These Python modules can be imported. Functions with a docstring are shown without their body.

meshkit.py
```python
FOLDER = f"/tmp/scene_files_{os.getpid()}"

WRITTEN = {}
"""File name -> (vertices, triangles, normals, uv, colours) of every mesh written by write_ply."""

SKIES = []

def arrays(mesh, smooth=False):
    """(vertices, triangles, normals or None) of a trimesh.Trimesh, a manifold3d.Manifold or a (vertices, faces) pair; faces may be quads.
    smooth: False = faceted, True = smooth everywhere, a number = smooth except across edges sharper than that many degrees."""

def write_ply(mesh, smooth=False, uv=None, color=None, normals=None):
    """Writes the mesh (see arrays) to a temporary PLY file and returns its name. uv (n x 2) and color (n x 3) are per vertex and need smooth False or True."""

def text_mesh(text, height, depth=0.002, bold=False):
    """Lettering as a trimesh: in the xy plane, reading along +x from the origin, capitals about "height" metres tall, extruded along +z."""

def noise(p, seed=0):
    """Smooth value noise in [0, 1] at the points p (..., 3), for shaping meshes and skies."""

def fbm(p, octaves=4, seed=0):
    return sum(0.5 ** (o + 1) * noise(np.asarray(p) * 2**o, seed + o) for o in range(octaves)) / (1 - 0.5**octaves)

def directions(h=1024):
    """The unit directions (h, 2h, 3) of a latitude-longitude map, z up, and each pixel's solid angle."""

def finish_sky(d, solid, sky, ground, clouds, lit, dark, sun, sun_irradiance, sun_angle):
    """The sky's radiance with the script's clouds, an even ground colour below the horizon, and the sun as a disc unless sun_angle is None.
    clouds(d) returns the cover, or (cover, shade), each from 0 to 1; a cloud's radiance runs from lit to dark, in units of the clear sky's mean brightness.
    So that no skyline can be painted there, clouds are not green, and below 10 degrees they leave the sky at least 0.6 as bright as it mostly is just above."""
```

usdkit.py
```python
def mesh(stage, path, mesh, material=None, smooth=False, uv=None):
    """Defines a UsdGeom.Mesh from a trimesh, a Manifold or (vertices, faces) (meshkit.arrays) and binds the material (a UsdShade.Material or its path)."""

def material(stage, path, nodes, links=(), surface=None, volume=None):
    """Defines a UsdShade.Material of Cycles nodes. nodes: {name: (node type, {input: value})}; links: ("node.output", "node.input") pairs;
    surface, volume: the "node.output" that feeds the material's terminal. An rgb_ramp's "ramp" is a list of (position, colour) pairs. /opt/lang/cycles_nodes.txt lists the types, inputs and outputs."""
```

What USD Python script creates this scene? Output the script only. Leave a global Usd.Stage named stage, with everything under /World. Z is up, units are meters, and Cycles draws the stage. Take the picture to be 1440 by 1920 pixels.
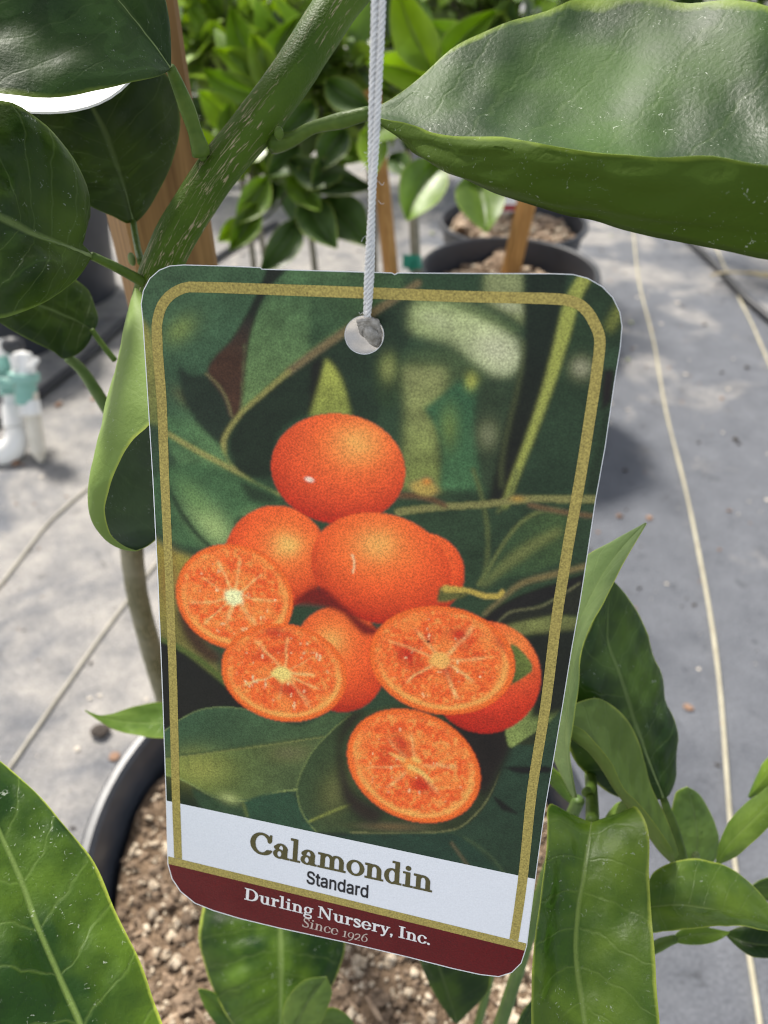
import math, random
import numpy as np
import trimesh, shapely, usdkit, meshkit
from shapely import affinity
from shapely.geometry import Polygon, LineString, Point, box
from shapely.ops import unary_union
from scipy.spatial import Delaunay, cKDTree
from scipy.interpolate import CubicSpline
from scipy.ndimage import gaussian_filter
from pxr import Usd, UsdGeom, UsdLux, UsdShade, Gf, Sdf, Vt

random.seed(4)
RNG = np.random.default_rng(4)
stage = Usd.Stage.CreateInMemory()
UsdGeom.SetStageUpAxis(stage, "Z")
UsdGeom.SetStageMetersPerUnit(stage, 1.0)
UsdGeom.Xform.Define(stage, "/World")
UsdGeom.Scope.Define(stage, "/World/Looks")

# ---------------------------------------------------------------- camera, sky, sun, exposure
PITCH = math.radians(39.5)
F = 1413.0                                  # focal length in pixels of the 1440 px wide photograph
CAM = np.array([0.0, 0.0, 0.8])
FWD = np.array([0, math.cos(PITCH), -math.sin(PITCH)])
UP = np.array([0, math.sin(PITCH), math.cos(PITCH)])
RIGHT = np.array([1.0, 0, 0])
EXPOSURE = 1.04
SUN = np.array([-0.32, 0.52, 0.80]); SUN /= np.linalg.norm(SUN)
SUN_I, SKY = 0.80, 0.105

cam = UsdGeom.Camera.Define(stage, "/World/camera")
m4 = Gf.Matrix4d(*[float(x) for x in (*RIGHT, 0, *UP, 0, *(-FWD), 0, *CAM, 1)])
cam.AddTransformOp().Set(m4)
cam.CreateHorizontalApertureAttr(36.0)
cam.CreateVerticalApertureAttr(48.0)
cam.CreateFocalLengthAttr(36.0 * F / 1440)
cam.CreateClippingRangeAttr(Gf.Vec2f(0.01, 500))
cam.CreateFocusDistanceAttr(0.175)
cam.CreateFStopAttr(21.0)
cam.CreateExposureAttr(EXPOSURE)

sun = UsdLux.DistantLight.Define(stage, "/World/sun")
sun.CreateNormalizeAttr(True)
sun.CreateIntensityAttr(SUN_I)
sun.CreateAngleAttr(8.0)
sun.CreateColorAttr(Gf.Vec3f(1.0, 0.95, 0.87))
sz_ = SUN; sx_ = np.cross([0, 0, 1.0], sz_); sx_ /= np.linalg.norm(sx_); sy_ = np.cross(sz_, sx_)
sun.AddTransformOp().Set(Gf.Matrix4d(*[float(x) for x in (*sx_, 0, *sy_, 0, *sz_, 0, 0, 0, 8, 1)]))
dome = UsdLux.DomeLight.Define(stage, "/World/sky")
skym = usdkit.material(stage, "/World/Looks/sky", {
    "s": ("sky_texture", {"sky_type": "single_scattering", "sun_disc": False, "sun_elevation": math.asin(SUN[2]),
                          "sun_rotation": math.atan2(SUN[0], SUN[1]), "altitude": 100.0, "aerosol_density": 1.5}),
    "h": ("hsv", {"hue": 0.5, "saturation": 0.5, "value": 1.0, "fac": 1.0}),
    "w": ("mix", {"mix_type": "multiply", "fac": 1.0, "color2": (1.05, 1.0, 0.93)}),
    "b": ("background_shader", {"strength": SKY})}, [("s.color", "h.color"), ("h.color", "w.color1"), ("w.color", "b.color")], surface="b.background")
UsdShade.MaterialBindingAPI.Apply(dome.GetPrim()).Bind(skym)
dome.GetPrim().SetCustomDataByKey("kind", "structure")

# ---------------------------------------------------------------- helpers
def P(px, py, d):
    return CAM + d * (FWD + (px - 720) / F * RIGHT - (py - 960) / F * UP)

def PP(pts):
    return np.array([P(*p) for p in pts])

def ray(px, py):
    return FWD + (px - 720) / F * RIGHT - (py - 960) / F * UP

def G(px, py, z=0.0):
    r = ray(px, py)
    return CAM + r * ((z - CAM[2]) / r[2])

USED = {}
def path_of(name, parent=None):
    base = (str(parent.GetPath()) if parent is not None else "/World") + "/"
    n = USED.get(base + name, 0)
    USED[base + name] = n + 1
    return base + (name if n == 0 else f"{name}_{n:03d}")

def tag(o, label=None, cat=None, group=None, kind=None):
    for k, v in (("label", label), ("category", cat), ("group", group), ("kind", kind)):
        if v:
            o.SetCustomDataByKey(k, v)
    return o

def thing(name, label, cat, group=None, kind=None):
    return tag(UsdGeom.Xform.Define(stage, path_of(name)).GetPrim(), label, cat, group, kind)

def obj(name, mesh, mat, parent=None, smooth=False, uv=None, label=None, kind=None):
    o = usdkit.mesh(stage, path_of(name, parent), mesh, mat, smooth=smooth, uv=uv).GetPrim()
    return tag(o, label, None, None, kind)

def cat(ms):
    return trimesh.util.concatenate(ms)

def curve(pts, n, by=None):
    """Resamples a control polyline (k,3) to n points along a smooth curve."""
    p = np.asarray(pts, float)
    if len(p) == 1:
        return np.repeat(p, n, 0)
    s = np.r_[0, np.cumsum(np.linalg.norm(np.diff(p if by is None else by, axis=0), axis=1))]
    s /= s[-1]
    t = np.linspace(0, 1, n)
    if len(p) == 2:
        return p[0] + (p[1] - p[0]) * t[:, None]
    from scipy.interpolate import PchipInterpolator
    return (CubicSpline if len(p) < 5 else PchipInterpolator)(s, p, axis=0)(t)

def tube(path, radii, sides=12, caps=True, lump=0.0, seed=0):
    p = np.asarray(path, float); n = len(p)
    r = np.broadcast_to(np.asarray(radii, float), (n,)) if np.ndim(radii) == 0 or len(radii) == n else np.interp(np.linspace(0, 1, n), np.linspace(0, 1, len(radii)), radii)
    t = np.gradient(p, axis=0); t /= np.linalg.norm(t, axis=1, keepdims=True) + 1e-12
    a = np.cross(t[0], [0.3, 0.2, 1.0]); a /= np.linalg.norm(a)
    A = []
    for k in range(n):
        a = a - t[k] * a.dot(t[k]); a /= np.linalg.norm(a); A.append(a)
    A = np.array(A); B = np.cross(t, A)
    ang = np.arange(sides) * 2 * math.pi / sides
    rr = r[:, None] * np.ones(sides)
    v = p[:, None] + rr[..., None] * (np.cos(ang)[None, :, None] * A[:, None] + np.sin(ang)[None, :, None] * B[:, None])
    if lump:
        f = meshkit.fbm(v / (r.mean() * 1.6), 3, seed) - 0.5
        v = v + (lump * r[:, None] * f * 2)[..., None] * (v - p[:, None]) / (rr[..., None] + 1e-12)
    i, j = np.meshgrid(np.arange(n - 1), np.arange(sides), indexing="ij")
    q = np.stack([i * sides + j, i * sides + (j + 1) % sides, (i + 1) * sides + (j + 1) % sides, (i + 1) * sides + j], -1).reshape(-1, 4)
    f = np.vstack([q[:, [0, 1, 2]], q[:, [0, 2, 3]]])
    v = v.reshape(-1, 3)
    if caps:
        c0, c1 = len(v), len(v) + 1
        v = np.vstack([v, p[:1] - t[:1] * r[0] * .3, p[-1:] + t[-1:] * r[-1] * .3])
        k = np.arange(sides); k2 = (k + 1) % sides; e = (n - 1) * sides
        f = np.vstack([f, np.stack([k2, k, np.full(sides, c0)], 1), np.stack([e + k, e + k2, np.full(sides, c1)], 1)])
    return trimesh.Trimesh(v, f, process=False)

def lathe(profile, n=64):
    pr = np.asarray(profile, float); k = len(pr)
    a = np.arange(n) * 2 * math.pi / n
    v = np.stack([pr[:, 0][None] * np.cos(a)[:, None], pr[:, 0][None] * np.sin(a)[:, None], np.broadcast_to(pr[:, 1], (n, k))], -1).reshape(-1, 3)
    i, j = np.meshgrid(np.arange(n), np.arange(k - 1), indexing="ij")
    i2 = (i + 1) % n
    q = np.stack([i * k + j, i2 * k + j, i2 * k + j + 1, i * k + j + 1], -1).reshape(-1, 4)
    return trimesh.Trimesh(v, np.vstack([q[:, [0, 1, 2]], q[:, [0, 2, 3]]]), process=False)

def sheet(L, M, R, nt=30, nu=8, bulge=0.0, quilt=0.0, wave=0.0, lumps=0.0, seed=0):
    """A leaf blade between its left margin, midrib and right margin, base first: the grid of points and their (u, t)."""
    l, m, r = curve(L, nt + 1), curve(M, nt + 1), curve(R, nt + 1)
    u = np.linspace(-1, 1, 2 * nu + 1)
    t = np.linspace(0, 1, nt + 1)
    side = np.where(u[None, :, None] < 0, l[:, None] - m[:, None], r[:, None] - m[:, None])
    au = np.abs(u)[None, :, None]
    g = m[:, None] + side * au
    n = grid_normals(g)
    w = np.linalg.norm(r - l, axis=1)[:, None]
    T, U = np.meshgrid(t, u, indexing="ij")
    h = bulge * w * np.abs(U) * (1 - np.abs(U)) * 4
    ph = (T * 9 - np.abs(U) * 1.3)
    h = h + quilt * w * (0.5 - np.abs(np.mod(ph, 1) - 0.5) ** 2 * 4 * 0.5) * np.abs(U) ** .6 * (1 - U ** 6)
    pts = np.stack([U * 2.2, T * 5.0, np.full_like(U, seed * 1.7)], -1)
    h = h + lumps * w * (meshkit.fbm(pts, 3, seed) - .5) * (1 - .5 * np.exp(-(U / .12) ** 2))
    h = h + wave * w * (meshkit.noise(np.stack([np.sign(U) * 3, T * 7, U * 0 + seed], -1), seed) - .5) * np.abs(U) ** 2
    h = h - 0.012 * w * np.exp(-(U / 0.07) ** 2)
    return g + n * h[..., None], T, U

def grid_normals(g):
    gt, gu = np.gradient(g, axis=0), np.gradient(g, axis=1)
    gt[0] = gt[1]; gt[-1] = gt[-2]
    n = np.cross(gu, gt)
    n /= np.linalg.norm(n, axis=2, keepdims=True) + 1e-12
    for k in (0, -1):
        n[k] = n[2 if k == 0 else -3]
    return n

def leaf_solid(g, T, U, th):
    """A closed blade of thickness th: uv.x is u (upper face), u + 10 (lower face) or 20 (the margin)."""
    n = grid_normals(g)
    h, w = g.shape[:2]
    edge = np.clip((1 - np.abs(U)) * 6, 0.25, 1) [..., None]
    a, b = g + n * th / 2 * edge, g - n * th / 2 * edge
    ids = np.arange(h * w).reshape(h, w)
    q = np.stack([ids[:-1, :-1], ids[:-1, 1:], ids[1:, 1:], ids[1:, :-1]], -1).reshape(-1, 4)
    top = np.vstack([q[:, [0, 1, 2]], q[:, [0, 2, 3]]])
    nv = h * w
    bot = top[:, ::-1] + nv
    ring = np.r_[ids[:, 0], ids[-1, 1:], ids[::-1, -1][1:], ids[0, ::-1][1:]]
    k = len(ring)
    ra, rb = a.reshape(-1, 3)[ring], b.reshape(-1, 3)[ring]
    i = np.arange(k - 1)
    rim = np.vstack([np.stack([i, i + 1, i + 1 + k], 1), np.stack([i, i + 1 + k, i + k], 1)]) + 2 * nv
    v = np.vstack([a.reshape(-1, 3), b.reshape(-1, 3), ra, rb])
    uv = np.vstack([np.stack([U.ravel(), T.ravel()], 1), np.stack([U.ravel() + 10, T.ravel()], 1), np.tile([20.0, 0.5], (2 * k, 1))])
    return trimesh.Trimesh(v, np.vstack([top, bot, rim]), process=False), uv

# ---------------------------------------------------------------- materials
def lin(r, g, b):
    c = np.array([r, g, b]) / 255.0
    return tuple(np.where(c <= .04045, c / 12.92, ((c + .055) / 1.055) ** 2.4))

def M_simple(name, col, rough=0.6, col2=None, scale=40, bump=0.0, bscale=200, spec=0.5, metallic=0.0, detail=4, bdist=0.001):
    nodes = {"g": ("geometry", {}), "n": ("noise_texture", {"scale": float(scale), "detail": float(detail), "roughness": 0.6}),
             "r": ("rgb_ramp", {"ramp": [(0.3, col), (0.7, col2 or col)]}),
             "p": ("principled_bsdf", {"roughness": rough, "specular_ior_level": spec, "metallic": metallic})}
    links = [("g.position", "n.vector"), ("n.fac", "r.fac"), ("r.color", "p.base_color")]
    if bump:
        nodes["bn"] = ("noise_texture", {"scale": float(bscale), "detail": 3.0})
        nodes["b"] = ("bump", {"strength": bump, "distance": bdist})
        links += [("g.position", "bn.vector"), ("bn.fac", "b.height"), ("b.normal", "p.normal")]
    return usdkit.material(stage, f"/World/Looks/{name}", nodes, links, surface="p.BSDF")

def M_leaf(name, top, top2, under, margin=(0.42, 0.50, 0.07), rough=0.42, trans=0.28, tcol=(0.20, 0.36, 0.02), specks=1.0, scale=55, sheen=0.0, vein=0.60, veins=9.0, coat=0.0, spec=0.5):
    N = {"uv": ("uvmap", {"attribute": "st"}), "s": ("separate_xyz", {}), "geo": ("geometry", {}), "oi": ("object_info", {}),
         "isrim": ("math", {"math_type": "greater_than", "value2": 15.0}),
         "isund": ("math", {"math_type": "greater_than", "value2": 5.0}),
         "shift": ("math", {"math_type": "multiply_add", "value2": -10.0}),
         "au": ("math", {"math_type": "absolute"}),
         # colour drifts over the blade
         "n1": ("noise_texture", {"scale": float(scale), "detail": 3.0, "roughness": .55}),
         "tone": ("rgb_ramp", {"ramp": [(0.40, top), (0.62, top2)]}),
         # side veins leave the midrib at a slant
         "ph1": ("math", {"math_type": "multiply", "value2": -1.3}),
         "ph2": ("math", {"math_type": "multiply_add", "value2": veins}),
         "wob": ("noise_texture", {"scale": 130.0, "detail": 2.0}),
         "ph3": ("math", {"math_type": "multiply_add", "value2": 0.5}),
         "frac": ("math", {"math_type": "pingpong", "value2": 0.5}),
         "veinl": ("map_range", {"from_min": 0.0, "from_max": 0.055, "to_min": 1.0, "to_max": 0.0, "clamp": True}),
         "mid": ("map_range", {"from_min": 0.015, "from_max": 0.05, "to_min": 1.0, "to_max": 0.0, "clamp": True}),
         "veinf": ("math", {"math_type": "multiply", "value2": vein * .5}),
         "midf": ("math", {"math_type": "multiply", "value2": vein * 1.6, "use_clamp": True}),
         "both": ("math", {"math_type": "maximum"}),
         "cv": ("mix", {"color2": tuple(0.55 * np.array(top2) + 0.45 * np.array((0.22, 0.30, 0.10)))}),
         # glands: fine dark pores
         "vo": ("voronoi_texture", {"scale": 1300.0}),
         "pore": ("map_range", {"from_min": 0.05, "from_max": 0.35, "to_min": 0.80, "to_max": 1.0, "clamp": True}),
         "cp": ("mix", {"mix_type": "multiply", "fac": 1.0}),
         "cu": ("mix", {"color2": under}),
         "en": ("noise_texture", {"scale": 95.0, "detail": 3.0, "roughness": .6}),
         "ea": ("math", {"math_type": "multiply_add", "value2": .10}),
         "edge": ("map_range", {"from_min": 1.005, "from_max": 1.045, "to_min": 0.0, "to_max": 0.85, "clamp": True}),
         "er": ("map_range", {"from_min": 0.35, "from_max": 0.6, "to_min": 0.2, "to_max": 1.0, "clamp": True}),
         "erm": ("math", {"math_type": "multiply"}),
         "ce": ("mix", {"color2": margin}),
         "cr": ("mix", {"color2": margin}),
         # specks of dust
         "dv": ("noise_texture", {"scale": 620.0, "detail": 3.0, "roughness": .6, "distortion": 1.6}),
         "dust0": ("map_range", {"from_min": 0.655, "from_max": 0.70, "to_min": 0.0, "to_max": 1.0, "clamp": True}),
         "dn": ("noise_texture", {"scale": 70.0, "detail": 2.0}),
         "dnr": ("map_range", {"from_min": 0.40, "from_max": 0.62, "to_min": 0.0, "to_max": 0.55 * specks, "clamp": True}),
         "dust": ("math", {"math_type": "multiply"}),
         "cd": ("mix", {"color2": (0.55, 0.60, 0.48)}),
         "film": ("mix", {"color2": (0.28, 0.36, 0.27), "fac": sheen}),
         "spv": ("voronoi_texture", {"scale": 62.0}),
         "spm": ("map_range", {"from_min": 0.055, "from_max": 0.11, "to_min": 0.55 * (specks == .7), "to_max": 0.0, "clamp": True}),
         "csp": ("mix", {"color2": (0.13, 0.085, 0.03)}),
         "rnd": ("math", {"math_type": "multiply_add", "value2": 0.5, "value3": 0.75}),
         "hsv": ("hsv", {"hue": 0.5, "saturation": 1.0, "fac": 1.0}),
         "bn": ("noise_texture", {"scale": 700.0, "detail": 3.0, "roughness": .6}),
         "bsum": ("math", {"math_type": "multiply_add", "value2": -1.6}),
         "b": ("bump", {"strength": 0.26, "distance": 0.0007}),
         "ro": ("map_range", {"from_min": 0.3, "from_max": 0.7, "to_min": rough - .08, "to_max": rough + .12}),
         "rou": ("math", {"math_type": "multiply_add", "value2": 0.22}),
         "p": ("principled_bsdf", {"specular_ior_level": spec, "coat_weight": coat, "coat_roughness": 0.3}),
         "tm": ("mix", {"mix_type": "multiply", "fac": 1.0, "color1": tcol}),
         "tv": ("math", {"math_type": "multiply_add", "value2": 0.9, "value3": 0.5}),
         "tr": ("translucent_bsdf", {}),
         "mx": ("mix_closure", {"fac": trans})}
    Lk = [("uv.UV", "s.vector"), ("s.x", "isrim.value1"), ("s.x", "isund.value1"), ("isund.value", "shift.value1"), ("s.x", "shift.value3"),
          ("shift.value", "au.value1"), ("geo.position", "n1.vector"), ("n1.fac", "tone.fac"),
          ("au.value", "ph1.value1"), ("s.y", "ph2.value1"), ("ph1.value", "ph2.value3"), ("geo.position", "wob.vector"),
          ("wob.fac", "ph3.value1"), ("ph2.value", "ph3.value3"), ("ph3.value", "frac.value1"), ("frac.value", "veinl.value"),
          ("au.value", "mid.value"), ("veinl.result", "veinf.value1"), ("mid.result", "midf.value1"), ("veinf.value", "both.value1"), ("midf.value", "both.value2"),
          ("tone.color", "cv.color1"), ("both.value", "cv.fac"), ("geo.position", "vo.vector"), ("vo.distance", "pore.value"),
          ("cv.color", "cp.color1"), ("pore.result", "cp.color2"), ("cp.color", "film.color1"), ("film.color", "cu.color1"), ("isund.value", "cu.fac"),
          ("geo.position", "en.vector"), ("en.fac", "ea.value1"), ("au.value", "ea.value3"), ("ea.value", "edge.value"), ("en.fac", "er.value"), ("er.result", "erm.value1"), ("isrim.value", "erm.value2"), ("cu.color", "ce.color1"), ("edge.result", "ce.fac"), ("ce.color", "cr.color1"), ("erm.value", "cr.fac"),
          ("geo.position", "dv.vector"), ("dv.fac", "dust0.value"), ("geo.position", "dn.vector"), ("dn.fac", "dnr.value"),
          ("dust0.result", "dust.value1"), ("dnr.result", "dust.value2"), ("cr.color", "cd.color1"), ("dust.value", "cd.fac"),
          ("oi.random", "rnd.value1"), ("rnd.value", "hsv.value"), ("geo.position", "spv.vector"), ("spv.distance", "spm.value"), ("cd.color", "csp.color1"), ("spm.result", "csp.fac"), ("csp.color", "hsv.color"), ("hsv.color", "p.base_color"),
          ("geo.position", "bn.vector"), ("both.value", "bsum.value1"), ("bn.fac", "bsum.value3"), ("bsum.value", "b.height"), ("b.normal", "p.normal"),
          ("n1.fac", "ro.value"), ("isund.value", "rou.value1"), ("ro.result", "rou.value3"), ("rou.value", "p.roughness"),
          ("n1.fac", "tv.value1"), ("tv.value", "tm.color2"), ("tm.color", "tr.color"), ("p.BSDF", "mx.closure1"), ("tr.BSDF", "mx.closure2")]
    return usdkit.material(stage, f"/World/Looks/{name}", N, Lk, surface="mx.closure")

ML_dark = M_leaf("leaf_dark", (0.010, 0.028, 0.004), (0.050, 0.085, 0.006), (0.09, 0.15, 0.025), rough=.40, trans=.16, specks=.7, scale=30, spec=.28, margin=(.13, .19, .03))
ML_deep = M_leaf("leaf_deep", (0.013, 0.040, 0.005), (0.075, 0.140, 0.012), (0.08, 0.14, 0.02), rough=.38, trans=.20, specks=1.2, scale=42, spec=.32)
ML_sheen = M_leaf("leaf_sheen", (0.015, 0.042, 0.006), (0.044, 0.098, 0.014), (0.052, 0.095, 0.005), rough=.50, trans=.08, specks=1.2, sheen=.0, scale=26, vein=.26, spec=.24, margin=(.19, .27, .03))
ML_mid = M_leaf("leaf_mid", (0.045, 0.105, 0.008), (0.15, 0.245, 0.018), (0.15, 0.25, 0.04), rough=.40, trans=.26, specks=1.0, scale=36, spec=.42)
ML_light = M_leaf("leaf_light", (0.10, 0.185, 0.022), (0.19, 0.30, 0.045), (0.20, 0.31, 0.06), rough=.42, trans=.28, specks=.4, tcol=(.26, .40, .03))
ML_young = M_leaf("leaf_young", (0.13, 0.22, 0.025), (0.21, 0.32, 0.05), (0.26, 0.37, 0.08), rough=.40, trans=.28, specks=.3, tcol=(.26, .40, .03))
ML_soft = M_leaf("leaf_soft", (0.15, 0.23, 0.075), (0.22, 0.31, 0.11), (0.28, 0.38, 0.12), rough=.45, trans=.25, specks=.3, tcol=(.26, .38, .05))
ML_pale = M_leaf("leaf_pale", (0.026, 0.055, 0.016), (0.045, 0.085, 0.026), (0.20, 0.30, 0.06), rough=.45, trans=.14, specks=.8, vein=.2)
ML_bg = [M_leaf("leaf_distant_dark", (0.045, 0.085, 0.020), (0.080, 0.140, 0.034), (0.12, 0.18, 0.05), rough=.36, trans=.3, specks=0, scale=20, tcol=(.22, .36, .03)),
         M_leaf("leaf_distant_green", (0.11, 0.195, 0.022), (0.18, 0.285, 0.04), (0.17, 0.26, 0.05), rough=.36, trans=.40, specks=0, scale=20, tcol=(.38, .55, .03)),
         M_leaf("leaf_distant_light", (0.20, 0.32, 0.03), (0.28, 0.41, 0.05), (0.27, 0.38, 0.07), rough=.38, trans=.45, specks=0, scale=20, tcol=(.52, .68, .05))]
M_midrib = M_simple("midrib", (0.10, 0.15, 0.035), .5, (0.15, 0.20, 0.06), 300)
M_midrib_dark = M_simple("midrib_dark", (0.035, 0.06, 0.018), .5, (0.06, 0.09, 0.025), 300)
M_petiole = M_simple("petiole", (0.040, 0.080, 0.010), .48, (0.085, 0.135, 0.02), 150, .3, 500, spec=.22)
M_twig = M_simple("twig", (0.05, 0.10, 0.015), .5, (0.09, 0.14, 0.03), 90, .3, 500)
M_bgtwig = M_simple("distant_twig", (0.06, 0.08, 0.03), .7, (0.12, 0.11, 0.06), 60)
M_bgtrunk = M_simple("distant_trunk", (0.13, 0.12, 0.08), .8, (0.22, 0.20, 0.15), 80, .5, 200)

def M_bark():
    """Green young bark: pale corky flecks strung along the branch, browner bark lower down."""
    N = {"geo": ("geometry", {}), "uv": ("uvmap", {"attribute": "st"}), "s": ("separate_xyz", {}),
         "map": ("mapping", {"scale": (9.0, 75.0, 1.0)}),
         "vo": ("voronoi_texture", {"scale": 1.0, "randomness": 1.0}),
         "fl": ("map_range", {"from_min": 0.12, "from_max": 0.22, "to_min": 1.0, "to_max": 0.0, "clamp": True}),
         "map2": ("mapping", {"scale": (3.2, 14.0, 1.0), "location": (4.3, 7.7, 0)}),
         "n": ("noise_texture", {"scale": 1.0, "detail": 3.0, "roughness": .65}),
         "dens": ("map_range", {"from_min": 0.49, "from_max": 0.58, "to_min": 0.0, "to_max": 1.0, "clamp": True}),
         "more": ("map_range", {"from_min": 0.12, "from_max": 0.22, "to_min": 0.0, "to_max": 0.13, "clamp": True}),
         "nn": ("math", {"math_type": "add"}),
         "map3": ("mapping", {"scale": (24.0, 80.0, 1.0)}),
         "n3": ("noise_texture", {"scale": 1.0, "detail": 2.0, "roughness": .7, "distortion": 1.5}),
         "fl3": ("map_range", {"from_min": 0.575, "from_max": 0.615, "to_min": 0.0, "to_max": 1.0, "clamp": True}),
         "fm": ("math", {"math_type": "multiply"}),
         "n2": ("noise_texture", {"scale": 45.0, "detail": 4.0}),
         "g": ("rgb_ramp", {"ramp": [(0.3, (0.034, 0.070, 0.004)), (0.7, (0.068, 0.122, 0.008))]}),
         "old": ("map_range", {"from_min": 0.26, "from_max": 0.55, "to_min": 0.0, "to_max": 0.9, "clamp": True}),
         "bk": ("rgb_ramp", {"ramp": [(0.35, (0.12, 0.11, 0.06)), (0.6, (0.22, 0.20, 0.14))]}),
         "c1": ("mix", {}), "c2": ("mix", {"color2": (0.30, 0.26, 0.15)}),
         "fine": ("noise_texture", {"scale": 1500.0, "detail": 2.0}),
         "hs": ("math", {"math_type": "multiply_add", "value2": 0.9}),
         "b": ("bump", {"strength": .5, "distance": 0.0005}),
         "p": ("principled_bsdf", {"roughness": 0.5, "specular_ior_level": 0.16})}
    Lk = [("uv.UV", "map.vector"), ("uv.UV", "map2.vector"), ("uv.UV", "map3.vector"), ("map.vector", "vo.vector"), ("vo.distance", "fl.value"),
          ("map2.vector", "n.vector"), ("uv.UV", "s.vector"), ("s.y", "more.value"), ("n.fac", "nn.value1"), ("more.result", "nn.value2"), ("nn.value", "dens.value"),
          ("map3.vector", "n3.vector"), ("n3.fac", "fl3.value"), ("fl3.result", "fm.value1"), ("dens.result", "fm.value2"),
          ("geo.position", "n2.vector"), ("n2.fac", "g.fac"), ("n2.fac", "bk.fac"), ("s.y", "old.value"), ("old.result", "c1.fac"),
          ("g.color", "c1.color1"), ("bk.color", "c1.color2"), ("c1.color", "c2.color1"), ("fm.value", "c2.fac"), ("c2.color", "p.base_color"),
          ("geo.position", "fine.vector"), ("fm.value", "hs.value1"), ("fine.fac", "hs.value3"), ("hs.value", "b.height"), ("b.normal", "p.normal")]
    return usdkit.material(stage, "/World/Looks/bark", N, Lk, surface="p.BSDF")
M_barkm = M_bark()

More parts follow.
